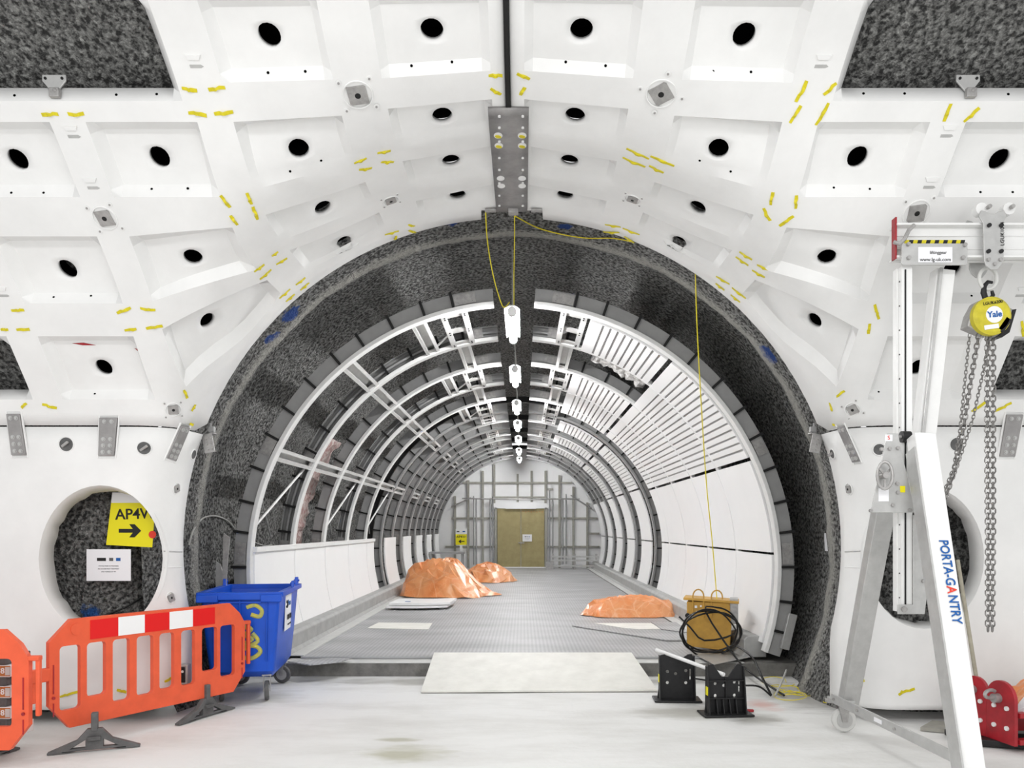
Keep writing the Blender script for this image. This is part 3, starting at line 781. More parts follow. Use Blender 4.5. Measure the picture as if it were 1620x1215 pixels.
for b in range(5):
    y0 = RY[b]+(.10 if b == 0 else .012); y1 = RY[b+1]-.012
    if b == 4: y1 = 15.75
    panel(-17.0, 2.9, y0, y1, 'p', 'white smooth panel in the bottom row of the right wall, %s bay from the mouth' % bay[b], 'smooth panels on the right wall')
    panel(3.2, 24.4, y0, y1, 'p', 'white smooth panel in the second row of the right wall, %s bay from the mouth' % bay[b], 'smooth panels on the right wall')
    panel(25.0, 52.6, y0, y1, 'slot', 'white perforated panel high on the right wall, %s bay from the mouth' % bay[b], 'slotted panels on the right wall')
    if b != 1: panel(53.4, 73, y0, y1, 'slot', 'white perforated panel beside the crown on the right, %s bay from the mouth' % bay[b], 'slotted panels beside the crown')
    panel(180-4.6, 180+17.0, y0-(.0 if b else .06), y1, 'p', 'white smooth skirting panel along the left wall, %s bay from the mouth' % bay[b], 'smooth skirting panels on the left wall')
mb = MB(); arc_box(mb, RP-.03, RP+.02, rad(175.4), rad(176.6), 0, 7.0, 1); o = mb.build('capping_rail', M['alu'], bevel=.005); o.location = (CX, 8.72, RC)
tag(o, 'long white capping rail on top of the left skirting panels', 'rail')
seg = [(17.0, 18.45), (19.62, 20.95), (22.05, 23.3), (24.45, 25.65), (26.75, 27.9)]
for k, (y0, y1) in enumerate(seg):
    w_ = ordn[k]
    panel(-17.0, 2.9, y0, y1, 'p', 'white smooth bottom panel on the right beyond the black ring, %s segment back' % w_, 'far smooth panels on the right')
    panel(3.2, 26, y0, y1, 'p', 'white smooth upper panel on the right beyond the black ring, %s segment back' % w_, 'far smooth panels on the right')
    if k < 3:
        panel(26.6, 50, y0, y1, 'slot', 'white perforated panel on the right beyond the black ring, %s segment back' % w_, 'far slotted panels on the right')
        panel(50.8, 72, y0, y1, 'slot', 'white perforated panel near the crown beyond the black ring, %s segment back' % w_, 'far slotted panels on the right')
    panel(180-4.6, 180+17.0, y0, y1, 'p', 'white smooth skirting panel on the left beyond the black ring, %s segment back' % w_, 'far skirting panels on the left')

# foil insulation scraps on the sprayed concrete
def scrap(name, pts_t, y0, y1, label, m, r=3.42):
    mb = MB(); n = len(pts_t)
    for i, (t, ya, yb) in enumerate(pts_t):
        for k_, y in enumerate((ya, ya*.66+yb*.34, ya*.34+yb*.66, yb)):
            rr = r+random.uniform(-.035, .02); yy = y+random.uniform(-.03, .03); p = radial(t, rr, yy); mb.v.append(tuple(p))
    for i in range(n-1):
        for k_ in range(3): a = i*4+k_; mb.f.append((a, a+1, a+5, a+4)); mb.m.append(0)
    o = mb.build(name, m, smooth=30); s_ = o.modifiers.new('solid', 'SOLIDIFY'); s_.thickness = .02
    return tag(o, label, 'insulation')
ptsL = [(180-3-1.3*i, 11.32+random.uniform(-.03, .03)+.012*i, 11.82+.014*i+random.uniform(-.05, .05)) for i in range(24)]
scrap('foil_insulation', ptsL, 0, 0, 'torn strip of foil faced insulation with red lines on the left wall', M['foilred'], r=3.38)
ptsR = [(53.5+.8*i, 10.98+random.uniform(-.05, .05), 11.38+random.uniform(-.06, .06)) for i in range(21)]
scrap('foil_insulation', ptsR, 0, 0, 'torn grey foil insulation showing in the gap between perforated panels', M['foil'], r=3.2)

# ---------------------------------------------------------------- lights along the crown
def lamp_mat():
    m = bpy.data.materials.new('lamp_tube'); m.use_nodes = True; b = m.node_tree.nodes['Principled BSDF']
    b.inputs['Emission Color'].default_value = (1, 1, 1, 1); b.inputs['Emission Strength'].default_value = 120; return m
M['lamp'] = lamp_mat()
LY = [9.06, 12.1, 15.2, 17.95, 20.9, 24.0, 26.9]
lp = empty('tube_light'); mb = MB(); mb.tube([(0, -.60, 0), (0, .60, 0)], .045, 12); mb.build('diffuser', M['lamp'], lp)
for y in (-.63, .63): MB().cyl((0, y-.035, 0), (0, y+.035, 0), .052, 12).build('end_cap', M['whitesheet'], lp)
for y in (-.45, .45): MB().cyl((0, y, .06), (0, y, .78), .004, 6).build('suspension_wire', M['wire'], lp)
mb = MB(); mb.prism([(-.085, .03), (-.03, .058), (.03, .058), (.085, .03), (.03, .07), (-.03, .07)], 'y', 1.3); mb.build('reflector', M['whitesheet'], lp)
lt = tree(lp)
for k, y in enumerate(LY):
    o = lp if k == 0 else dup(lt); o.location = (CX-.02, y, 4.10)
    tag(o, 'bright white tube light hanging under the crown, %s back from the mouth' % ordn[k], 'lamp', 'tube lights along the crown')

# ---------------------------------------------------------------- end wall
YW = 28.9
mb = MB(); mb.box((CX, YW+.05, 2.0), (7.0, .1, 5.6)); tag(mb.build('wall_back', M['mesh_off'].copy()), 'white boarded end wall of the tunnel', kind='structure')
bpy.data.objects['wall_back'].data.materials[0] = M['white']
s_e = F/YW
def EX(px): return (px-VX)/s_e
def EZ(py): return H-(py-VY)/s_e
def stud(px0, py0, px1, py1, wd, lab=None, y=YW-.05, th=.09):
    a = Vector((EX(px0), y, EZ(py0))); b = Vector((EX(px1), y, EZ(py1)))
    o = MB().bar((0, 0, 0), b-a, wd, th, up=(0, 1, 0)).build('timber_stud', M['batten']); o.location = a; return o
SV = [(720,'left of the yellow sign',785,905),(741,'right of the yellow sign',760,905),(764,'left of the plywood doors',745,905),(782,'at the left door jamb',735,798),(819,'over the middle of the doors',750,797),(841,'over the right door leaf',745,797),(863,'at the right door jamb',745,798),(885,'right of the doors',752,905),(907,'second right of the doors',770,905),(929,'nearest the right end',795,905)]
for i, (px, w_, y0, y1) in enumerate(SV):
    tag(stud(px, y0, px, y1, .08), 'grey upright stud on the white end wall, %s' % w_, 'stud', 'upright studs on the end wall')
SH = [(732, 905, 764, 'upper left'), (875, 865, 774, 'short upper right piece'), (715, 783, 820, 'left of doors at lintel height'), (867, 945, 820, 'right of doors at lintel height'), (705, 783, 865, 'left of doors at handle height'), (867, 948, 865, 'right of doors at handle height'), (783, 862, 787, 'just above the door header'), (928, 948, 844, 'far right short piece')]
for i, (x0, x1, y, w_) in enumerate(SH):
    tag(stud(x0, y, x1, y, .07, y=YW-.04), 'grey horizontal noggin on the white end wall, %s' % w_, 'noggin', 'horizontal noggins on the end wall')
# doors
d = empty('door_1', (EX(824), YW-.12, 0)); tag(d, 'plywood double doors in the white end wall', kind='structure')
zt, zb = EZ(803), DZ
for q, nm in ((-1, 'l'), (1, 'r')):
    mb = MB(); mb.box((q*.45, 0, (zt+zb)/2), (.885, .04, zt-zb-.02)); mb.build('door_leaf', M['ply'], d, bevel=.004)
mb = MB(); mb.box((-.95, 0, (zt+zb)/2), (.09, .12, zt-zb)); mb.box((.95, 0, (zt+zb)/2), (.09, .12, zt-zb)); mb.box((0, 0, zt+.06), (2.2, .12, .2), mi=1); mb.build('door_frame', [M['batten'], M['white']], d)
mb = MB(); mb.box((.02, -.05, 1.13), (.22, .03, .04)); mb.cyl((-.06, -.04, 1.13), (-.06, -.09, 1.13), .02, 8); mb.build('hasp', M['galv'], d)
mb = MB(); 
for k in range(8): mb.cyl((.08+.105*k, -.02, zt-.15-.02*(k % 2)), (.08+.105*k, -.035, zt-.15-.02*(k % 2)), .018, 6)
mb.build('screw_heads', M['inkorange'], d)
mb = MB(); mb.box((CX, YW-.15, DZ+.02), (2.1, .1, .04)); tag(mb.build('trim_threshold', M['white']), 'white threshold bar under the plywood doors', kind='structure')
# scaffold poles on the end wall
for i, (px, py0, py1, w_) in enumerate([(750,785,893,'left pair, outer'),(754,790,893,'left pair, inner'),(776,788,905,'just left of the doors, outer'),(780,786,900,'just left of the doors, inner'),(869,775,905,'just right of the doors'),(874,790,905,'second right of the doors'),(890,790,892,'right group, inner'),(895,782,892,'right group, outer')]):
    rod('scaffold_pole', (EX(px), YW-.22-.0, EZ(py0)), (EX(px), YW-.22, max(EZ(py1), DZ)), .026, M['rib'], 'upright steel scaffold pole on the end wall, %s' % w_, 'pole', 'scaffold poles on the end wall')
rod('scaffold_pole', (EX(732), YW-.28, EZ(789)), (EX(862), YW-.28, EZ(791)), .026, M['galv'], 'long horizontal scaffold tube left half above the doors', 'pole', 'scaffold poles on the end wall')
rod('scaffold_pole', (EX(855), YW-.34, EZ(790)), (EX(916), YW-.34, EZ(790)), .026, M['galv'], 'long horizontal scaffold tube right half above the doors', 'pole', 'scaffold poles on the end wall')
rod('scaffold_pole', (EX(715), YW-.3, EZ(802)), (EX(746), YW-.3, EZ(788)), .026, M['galv'], 'sloping scaffold tube at the upper left of the end wall', 'pole', 'scaffold poles on the end wall')
rod('scaffold_pole', (EX(902), YW-.3, EZ(784)), (EX(935), YW-.3, EZ(805)), .026, M['galv'], 'sloping scaffold tube at the upper right of the end wall', 'pole', 'scaffold poles on the end wall')
o = MB().box((0, 0, 0), (1.15, .03, .25)).build('curtain_rail', M['whitesheet']); 
o.location = (EX(824), YW-.24, EZ(800)); tag(o, 'white header board across the top of the plywood doors', 'board')
# ---------------------------------------------------------------- things fixed to the lining
from mathutils.bvhtree import BVHTree
from mathutils.geometry import tessellate_polygon
def bvh_of(names):
    vs, fs = [], []
    for n in names:
        me = bpy.data.objects[n].data; o = len(vs); vs += [v.co.copy() for v in me.vertices]; fs += [tuple(i+o for i in p.vertices) for p in me.polygons]
    return BVHTree.FromPolygons(vs, fs)
B_LIN = bvh_of(['ceiling_left', 'ceiling_right', 'wall_left', 'wall_right'])
B_RING = bvh_of(['wall_cross_tunnel']); B_BACK = bvh_of(['wall_rear_left', 'wall_rear_right'])
def ray(px, py, B=None):
    d = P(px, py, 1)-Vector((0, 0, H)); d.normalize()
    p, n, i, t = (B or B_LIN).ray_cast(Vector((0, 0, H)), d)
    if p is None:
        p, n = hit(px, py); return p, n
    if n.dot(d) > 0: n = -n
    return p, n
def owner(px, py):
    p, n = ray(px, py)
    if p.z < ZJ: return WL if p.x < CX else WR
    return CEL if p.x < CX else CER
TAPES = [(288,140,312,143),(330,142,356,138),(298,178,327,182),(339,180,369,177),(66,181,92,180),(108,181,133,180),(349,309,364,328),(391,305,398,323),(400,327,408,347),(364,341,375,356),
(18,491,38,490),(26,521,47,521),(1,521,13,521),(185,495,207,487),(222,488,246,491),(197,522,216,521),(231,519,257,515),(34,645,42,638),(67,639,90,646),(291,617,296,630),(303,650,309,640),(300,671,306,672),
(560,258,580,250),(597,242,618,238),(568,268,588,266),(603,256,623,256),(773,119,795,119),(776,140,793,149),(609,371,631,365),(646,355,655,358),(647,364,658,368),(625,379,627,373),
(402,430,418,418),(411,442,429,426),(437,418,454,408),(430,405,440,398),(442,472,459,457),(452,477,466,465),(468,451,483,439),(475,459,489,447),
(818,116,838,125),(823,150,830,138),(1259,161,1277,128),(1303,150,1323,131),(1249,194,1267,167),(1291,198,1311,163),(1493,192,1504,164),(1525,193,1549,170),(1219,324,1223,304),(1258,330,1260,309),(1208,329,1218,349),(1233,357,1256,342),
(991,235,1027,251),(985,249,1021,264),(1029,247,1067,262),(1027,262,1050,273),(957,355,982,359),(985,361,1012,371),(955,367,980,368),(988,374,1003,384),(1170,398,1190,411),(1164,406,1184,420),(1198,419,1218,427),(1190,427,1210,439),(1133,437,1154,449),(1132,448,1146,459),(1158,455,1180,472),(1156,466,1171,478),
(1383,482,1390,505),(1376,512,1373,528),(1616,508,1619,532),(1323,628,1336,618),(1312,637,1321,658),(1317,671,1324,672),(1537,651,1561,635),(1574,651,1600,637),
(95,1102,123,1095),(185,1092,200,1095),(260,1078,273,1072),(14,1102,27,1104),(1348,1080,1368,1077),(1422,1100,1428,1093),(1428,1095,1447,1090)]
for (x0, y0, x1, y1) in TAPES:
    mb = MB(); rows = []
    pts = [ray(x0+(x1-x0)*t, y0+(y1-y0)*t) for t in (0, .3, .45, .55, .7, 1)]
    L = (pts[-1][0]-pts[0][0]).length
    if L > .5: continue
    for k, (p, n) in enumerate(pts):
        d = (pts[min(k+1, 5)][0]-pts[max(k-1, 0)][0]).normalized(); s_ = n.cross(d).normalized()
        h = (.004, .005, .016, .016, .005, .004)[k]; wd = (.009, .011, .008, .008, .011, .010)[k]*random.uniform(.9, 1.25)
        j = random.uniform(-.004, .004)
        for q in (-1, 1): mb.v.append(tuple(p+n*h+s_*(q*wd+j)))
        for q in (-1, 1): mb.v.append(tuple(p+n*.0005+s_*(q*wd+j)))
    for k in range(5):
        a = 4*k; mb.f += [(a, a+1, a+5, a+4), (a, a+4, a+6, a+2), (a+1, a+3, a+7, a+5), (a+2, a+6, a+7, a+3)]; mb.m += [0]*4
    mb.f += [(0, 2, 3, 1), (20, 21, 23, 22)]; mb.m += [0, 0]
    mb.build('tape_strip', M['yellow'], owner((x0+x1)/2, (y0+y1)/2), smooth=0)
def frame(n, up=Vector((0, 0, 1))):
    x = up.cross(n)
    if x.length < .1: x = Vector((1, 0, 0))
    x.normalize(); y = n.cross(x); return Matrix((x, y, n)).transposed()
# bolt holes on the sills
DOTS = [(424,115),(483,113),(651,104),(715,98),(895,98),(958,104),(1128,113),(1188,114),(18,305),(69,305),(240,299),(297,298),(459,271),(508,254),(1107,254),(1156,271),(1319,297),(1376,299),(1551,304),(1602,304),(23,151),(184,150),(248,149),(1366,148),(1431,148),(1595,149),(85,470),(144,468),(1475,468),(1537,468),(150,623),(1390,620)]
for (px, py) in DOTS:
    p, n = ray(px, py); MB().cyl(p-n*.01, p+n*.002, .009, 10).build('bolt_hole', M['void'], owner(px, py))
# anchor plates
AN = [(566,150,1.15,20,'nearest the crown on the left'),(1046,148,1.15,20,'nearest the crown on the right'),(166,345,1.0,8,'far out on the upper left'),(1450,337,1.1,8,'above the gantry beam'),(618,317,.8,0,'left soffit near the tunnel edge'),(1001,315,.8,0,'right soffit near the tunnel edge'),
 (274,648,.75,12,'just above the left wall joint'),(1349,648,.75,20,'just above the right wall joint'),(279,773,.62,25,'left wall beside the oval'),(1343,774,.62,0,'right wall beside the oval'),(270,946,.62,20,'low on the left jamb')]
for (px, py, sc, ang, where) in AN:
    p, n = ray(px, py); R = frame(n) @ Matrix.Rotation(rad(ang), 3, 'Z')
    o = empty('anchor_plate', p, 0, 'square grey steel anchor plate with a hole, '+where, 'plate', 'anchor plates on the lining')
    mb = MB(); mb.tube([R @ Vector((.085*sc*math.cos(q*PI/12), .085*sc*math.sin(q*PI/12), .002)) for q in range(24)], .006, 5, closed=True); mb.build('recess_rim', M['panel'], o)
    w_ = .055*sc; mb = MB(); mb.prism([(-w_, -w_*.8), (-w_*.8, -w_), (w_, -w_), (w_, w_*.8), (w_*.8, w_), (-w_, w_)], 'z', .012, R @ Vector((0, 0, .006)), R=R); mb.build('steel_plate', M['galv'], o)
    MB().cyl(R @ Vector((0, 0, .01)), R @ Vector((0, 0, .014)), .017*sc, 14).build('centre_hole', M['dark'], o)
    if sc > .7:
        for (u, v) in ((-1, -1), (1, -1), (1, 1), (-1, 1)):
            c = R @ Vector((u*.088*sc, v*.088*sc, 0)); mb = MB(); mb.cyl(c, c+n*.005, .016*sc, 12); mb.cyl(c+n*.004, c+n*.009, .008, 8, mi=1)
            mb.build('washer', [M['panel'], M['galv']], o)
for (px, py) in [(307,94),(113,206),(144,288),(1302,94),(1501,205),(1473,287),(2,460),(1618,460)]:
    p, n = ray(px, py); R = frame(n); mb = MB()
    mb.prism([(-.05, .028), (.05, .028), (.032, 0), (-.032, 0)], 'z', .012, p+n*.003, R=R)
    mb.prism([(-.04, -.03), (.032, -.03), (.048, -.042), (.03, -.05), (-.04, -.05)], 'z', .002, p+n*.001, R=R, mi=1)  # grey lower piece colours in the shade of the socket slot
    mb.build('lifting_socket', [M['panel'], M['alugrey']], owner(px, py))
# splice plates over the wall joint
def splice(c, label, cat='plate', th=.018, lift=.0):
    q = [ray(*k) for k in c]; n = sum((k[1] for k in q), Vector()).normalized()
    P4 = [k[0]+n*(.004+lift) for k in q]; o = empty('splice_plate', (P4[0]+P4[2])/2, 0, label, cat, 'bolted splice plates on the wall joint')
    c0 = (P4[0]+P4[2])/2; L4 = [k-c0 for k in P4]
    mb = MB(); mb.add(L4+[k+n*th for k in L4], [(0,1,2,3),(7,6,5,4),(0,4,5,1),(1,5,6,2),(2,6,7,3),(3,7,4,0)]); mb.build('steel_plate', M['plate'], o, bevel=.004)
    for (u, v) in ((.3,.1),(.72,.1),(.3,.56),(.72,.56),(.3,.73),(.72,.73),(.3,.9),(.72,.9)):
        a = L4[0]*(1-u)+L4[1]*u; b = L4[3]*(1-u)+L4[2]*u; w_ = a*(1-v)+b*v+n*th
        mb = MB(); mb.cyl(w_, w_+n*.003, .019, 14); mb.cyl(w_, w_+n*.012, .012, 6); mb.build('bolt', M['alugrey'], o)
    mb = MB(); f = M['panel']; rim = [L4[i]+(L4[i]-L4[(i+2) % 4]).normalized()*.022 for i in range(4)]
    mb.tube([r_-n*.002 for r_ in rim], .009, 5, closed=True); mb.build('recess_rim', f, o)
    return o
splice([(12,655),(33,655),(43,720),(20,720)], 'slanted bolted steel plate across the left wall joint, at the far left')
splice([(159,661),(187,661),(182,721),(157,721)], 'upright bolted steel plate across the joint above the left oval opening')
splice([(285,673),(299,676),(277,729),(262,724)], 'slanted bolted steel plate across the left wall joint nearest the tunnel')
splice([(1325,675),(1337,673),(1362,729),(1350,731)], 'slanted bolted steel plate across the right wall joint nearest the tunnel')
splice([(1436,662),(1461,662),(1459,720),(1436,720)], 'bolted steel plate across the right wall joint, behind the gantry post')
splice([(1591,656),(1617,656),(1604,722),(1580,722)], 'slanted bolted steel plate across the right wall joint at the far right')
for sg, side in ((-1, 'left'), (1, 'right')):
    c = Vector((CX+sg*2.90, 7.14, 2.53)); o = empty('edge_bracket', c, 0, 'small bolted steel bracket at the %s tunnel edge on the wall joint' % side, 'bracket', 'edge brackets at the wall joint')
    R = Matrix.Rotation(sg*.2, 3, 'Y'); mb = MB(); mb.box((-sg*.02, .05, -.03), (.10, .012, .18), R); mb.box((-sg*.02, .09, .06), (.10, .08, .012), R); mb.build('steel_plate', M['galv'], o, bevel=.003)
    for u in (-.02, .02):
        for v in (-.08, -.03, .02): p = R @ Vector((u-sg*.02, .045, v-.01)); MB().cyl(p, p+Vector((0, -.014, 0)), .010, 6).build('bolt', M['galv'], o)
    mb = MB(); mb.cyl((-sg*.02, .10, .07), (-sg*.02, .10, .17), .012, 8); mb.box((-sg*.03, .11, .11), (.05, .05, .05)); mb.build('jacking_bolt', M['rib'], o)
for (px, py, r, m_, w_) in [(105,703,.062,1,'outer one on the left wall'),(228,709,.056,1,'inner one on the left wall'),(306,719,.045,0,'by the left tunnel edge'),(1317,718,.045,1,'by the right tunnel edge'),(1391,711,.05,0,'behind the gantry plate on the right wall'),(1513,703,.058,0,'behind the chains on the right wall')]:
    p, n = ray(px, py); o = empty('socket_recess', p, 0, 'round dark socket recess with a steel bolt, '+w_, 'socket', 'round socket recesses in the wall')
    MB().cyl((0, 0, 0), n*.004, r, 20).build('recess_cup', M['gfoot'], o)
    mb = MB(); mb.tube([frame(n) @ Vector((r*1.05*math.cos(q*PI/10), r*1.05*math.sin(q*PI/10), .002)) for q in range(20)], .006, 5, closed=True); mb.build('rim', M['panel'], o)
    if m_: MB().bar(n*.012+Vector((-.03, 0, -.02)), n*.03+Vector((.03, 0, .02)), .022, .022, up=n).build('bolt', M['galv'], o, bevel=.004)
# shallow steps in the jambs and stray paint marks
for (x0, y0, x1, y1, m_) in [(259,872,288,873,'alugrey'),(259,898,287,897,'panel'),(1337,873,1362,872,'alugrey'),(1337,897,1360,898,'panel')]:
    q = [ray(x0+(x1-x0)*t, y0+(y1-y0)*t)[0] for t in (0, .25, .5, .75, 1)]; MB().tube(q, .006, 6).build('jamb_step', M[m_], owner(x0, y0))
for c in ([(114,543),(132,542),(152,546),(131,546)], [(213,551),(221,552),(218,555)]):
    q = [ray(*k) for k in c]; mb = MB(); mb.add([p+n*.003 for p, n in q]+[p+n*.001 for p, n in q], [tuple(range(len(q))), tuple(range(2*len(q)-1, len(q)-1, -1))]); mb.build('red_paint_mark', M['redpaint'], owner(*c[0]))
# black strip put in for the shade in the crown joint gap
mb = MB()
for k in range(24): pass
ys = [-120+453*k/40 for k in range(41)]; pts = []
for y in ys:
    t, z = up_pt(.006, y); nn = nrm(.006, t, z); pts.append(Vector((CX, t, z))-Vector((0, -nn.y, -nn.z))*.010)
for p in pts:
    for q in (-.018, .018): mb.v.append((p.x+q, p.y, p.z))
for k in range(40): mb.f.append((2*k, 2*k+1, 2*k+3, 2*k+2)); mb.m.append(0)
o = mb.build('trim_joint', M['dark'], smooth=60); so = o.modifiers.new('solid', 'SOLIDIFY'); so.thickness = .02; tag(o, 'black strip for the shaded gap of the straight joint along the crown', kind='structure')
# crown beam plate
def skin_strip(y0, y1, n, wd, lift, name, m, parent=None, x0=CX):
    mb = MB()
    for k in range(n+1):
        y = y0+(y1-y0)*k/n; t, z = up_pt(.05, y); nn = nrm(.05, t, z); p = Vector((x0, t, z))-Vector((0, nn.y, nn.z))*lift
        for q in (-.5, .5): mb.v.append((p.x+q*wd, p.y, p.z))
    for k in range(n): mb.f.append((2*k, 2*k+1, 2*k+3, 2*k+2)); mb.m.append(0)
    o = mb.build(name, m, parent, smooth=60); so = o.modifiers.new('solid', 'SOLIDIFY'); so.thickness = .02; so.offset = 0; return o
cb = empty('crown_plate'); tag(cb, 'long grey steel plate bolted under the crown joint with oval slots', 'plate')
skin_strip(168, 331, 14, .285, .014, 'steel_plate', M['plate'], cb)
B_CP = BVHTree.FromPolygons([v.co.copy() for v in cb.children[0].data.vertices], [tuple(p.vertices) for p in cb.children[0].data.polygons])
for k, (px, py) in enumerate([(788,212),(826,212),(789,228),(826,228),(792,280),(826,280),(793,292),(826,292)]):
    p, n = ray(px, py, B_CP); n = -n if n.z > 0 else n; R = frame(n, Vector((0, 1, 0)))
    mb = MB(); mb.prism([(.032*math.cos(a*PI/9), .040*math.sin(a*PI/9)) for a in range(18)], 'z', .004, p+n*.012, R=R)
    if k < 4: mb.prism([(.024*math.cos(a*PI/5+.3), .022*math.sin(a*PI/5)+.01) for a in range(10)], 'z', .004, p+n*.015, R=R, mi=1)
    mb.build('slot_hole', [M['panel'], M['yellow']], cb)
for py in (181, 199, 221, 247, 266, 287, 307, 323):
    for px in (790, 827):
        p, n = ray(px, py, B_CP); n = -n if n.z > 0 else n; MB().cyl(p, p+n*.02, .010, 8).build('bolt', M['alu'], cb)
mb = MB(); mb.box(P(812, 334, 6.9), (.09, .08, .05)); mb.box(P(776, 333, 6.9), (.10, .05, .02)); mb.box(P(849, 333, 6.9), (.10, .05, .02))
o = mb.build('end_clip', M['galv'], cb, bevel=.004)
# triangular hangers in the two top gaps
for (px, side) in ((86, 'left'), (1531, 'right')):
    p = P(px, 137, 4.98); o = empty('hanger_bracket', p, 0, 'triangular grey steel bracket standing in the top %s gap' % side, 'bracket', 'triangular hanger brackets')
    out = [(-.078, .075), (.078, .075), (.078, .035), (.025, -.03), (-.02, -.03), (-.078, .035)]
    mb = MB(); mb.prism(out, 'y', .012); mb.build('bracket_plate', M['alugrey'], o, bevel=.003)
    for q in (-.055, .055): MB().cyl((q, -.012, .05), (q, -.003, .05), .009, 10).build('bolt_hole', M['dark'], o)
    mb = MB(); mb.box((.012, -.015, -.05), (.065, .03, .06)); mb.cyl((.02, -.035, -.04), (.02, -.01, -.04), .013, 8); mb.build('clip', M['galv'], o, bevel=.004)

# ---------------------------------------------------------------- signs and notices
def quadpaper(px4, B, name, m, label, cat, lift=.015, th=.002):
    q = [ray(x, y, B) for x, y in px4]; n = sum((k[1] for k in q), Vector()).normalized()
    c = sum((k[0] for k in q), Vector())/4; x = (q[1][0]-q[0][0]+q[2][0]-q[3][0])/2; y = (q[0][0]-q[3][0]+q[1][0]-q[2][0])/2
    n = x.cross(y).normalized(); n = n if n.y < 0 else -n
    w_, h_ = x.length, y.length; x.normalize(); y = n.cross(x).normalized()
    o = empty(name, c+n*lift); R = Matrix((x, y, n)).transposed(); o.rotation_euler = R.to_euler(); tag(o, label, cat)
    MB().box((0, 0, 0), (w_, h_, th)).build('sheet', m, o); return o, w_, h_
def on_plane(px4, Y, name, label, cat):       # upright board facing the camera side, at depth Y
    p = [P(x, y, Y) for x, y in px4]; c = sum(p, Vector())/4; o = empty(name, c); return tag(o, label, cat), [k-c for k in p]
yb_ = 6.93
def board(o, pts, m, nm='sheet', th=.004, dy=0):
    mb = MB(); mb.add([Vector((k.x, -th/2+dy, k.z)) for k in pts]+[Vector((k.x, th/2+dy, k.z)) for k in pts], [(0,1,2,3),(7,6,5,4),(0,4,5,1),(1,5,6,2),(2,6,7,3),(3,7,4,0)]); return mb.build(nm, m, o)
o, q = on_plane([(178,779),(247,779),(241,866),(168,862)], yb_, 'direction_sign', 'yellow sign with black arrow pointing right seen through the left oval', 'sign')
board(o, q, M['signy'], 'sign_face')
W = [Vector((q[0].x, 0, q[0].z)), Vector((q[1].x, 0, q[1].z)), Vector((q[1].x-.01, 0, q[1].z-.095)), Vector((q[0].x-.012, 0, q[0].z-.095))]
board(o, W, M['whitesheet'], 'white_header', dy=-.002)
text('AP4W', .135, (.035, -.004, .045), (PI/2, rad(-2), 0), M['ink'], o, bold=.002)
ar = [(-.14, .022), (.02, .022), (-.02, .075), (.04, .075), (.115, 0), (.04, -.075), (-.02, -.075), (.02, -.022), (-.14, -.022)]
mb = MB(); mb.prism([(x*.8, z*.8) for x, z in ar], 'y', .002, (-.005, -.004, -.105)); mb.build('arrow', M['ink'], o)
mb = MB(); mb.cyl((.19, -.003, -.14), (.19, -.005, -.14), .035, 14); mb.build('red_spot', M['inkred'], o)
def notice(o, w_, h_, y=-.003, lines=('WATER MARK IN PROGRESS', 'NO ACCESS PAST THIS POINT', 'AND AGREED BY PM'), rot=(PI/2, 0, 0), flat=False):
    f = (lambda u, v: (u, v, .002)) if flat else (lambda u, v: (u, y, v))
    rt = (0, 0, 0) if flat else rot
    for u, ww in ((-.16, .2), (.06, .09), (.22, .1)):
        c = f(u*w_, .18*h_); d = (ww*w_, .10*h_, .002) if flat else (ww*w_, .002, .10*h_)
        MB().box(c, d).build('logo', M['ink' if u < 0 else 'gfoot' if u < .1 else 'inkblue'], o)
    for k, l in enumerate(lines): text(l, .05*h_ if w_ > h_ else .035*h_, f(0, (-.03-.09*k)*h_), rt, M['ink'], o, ext=.0005)
o, q = on_plane([(137,869),(207,869),(207,919),(137,919)], yb_, 'notice', 'white paper notice with three small logos seen through the left oval', 'notice')
board(o, q, M['paper']); notice(o, q[1].x-q[0].x, q[0].z-q[3].z)
o, w_, h_ = quadpaper([(1268,808),(1289,806),(1291,826),(1270,828)], B_RING, 'pictogram_label', M['ink'], 'small black and white pictogram sticker on the sprayed concrete right of the tunnel', 'label', lift=.02)
for u, v in ((-.25, .2), (.22, .2), (-.25, -.25), (.22, -.25)): MB().box((u*w_, v*h_, .002), (.3*w_, .28*h_, .002)).build('white_block', M['paper'], o)
o, w_, h_ = quadpaper([(1299,844),(1316,843),(1317,874),(1301,871)], B_RING, 'notice', M['paper'], 'curled white paper notice on the sprayed concrete right of the tunnel', 'notice', lift=.02)
notice(o, w_, h_, flat=True, lines=('WATER MARK', 'IN PROGRESS', 'NO ACCESS'))
# far sign on a post and door paper
o = empty('direction_sign', (EX(731), YW-.4, EZ(850))); tag(o, 'small yellow sign with black arrow pointing left on a white post', 'sign')
MB().box((0, 0, -.08), (.42, .01, .40)).build('sign_face', M['signy'], o); MB().box((0, 0, .22), (.42, .01, .20)).build('white_header', M['whitesheet'], o)
for u, m_ in ((-.12, 'gfoot'), (.1, 'inkblue')): MB().box((u, -.008, .22), (.10, .004, .05)).build('logo', M[m_], o)
text('AP4W', .13, (0, -.008, .02), (PI/2, 0, 0), M['ink'], o, bold=.001)
mb = MB(); mb.prism([(-x*.9, z*.8) for x, z in ar][::-1], 'y', .004, (0, -.008, -.15)); mb.build('arrow', M['ink'], o)
MB().box((.0, .02, -.75), (.09, .04, 1.0)).build('post', M['whitesheet'], o)
o = empty('notice', (EX(834), YW-.16, EZ(851))); tag(o, 'white paper notice on the right leaf of the plywood doors', 'notice'); MB().box((0, 0, 0), (.36, .005, .27)).build('sheet', M['paper'], o); notice(o, .36, .27, y=-.004)
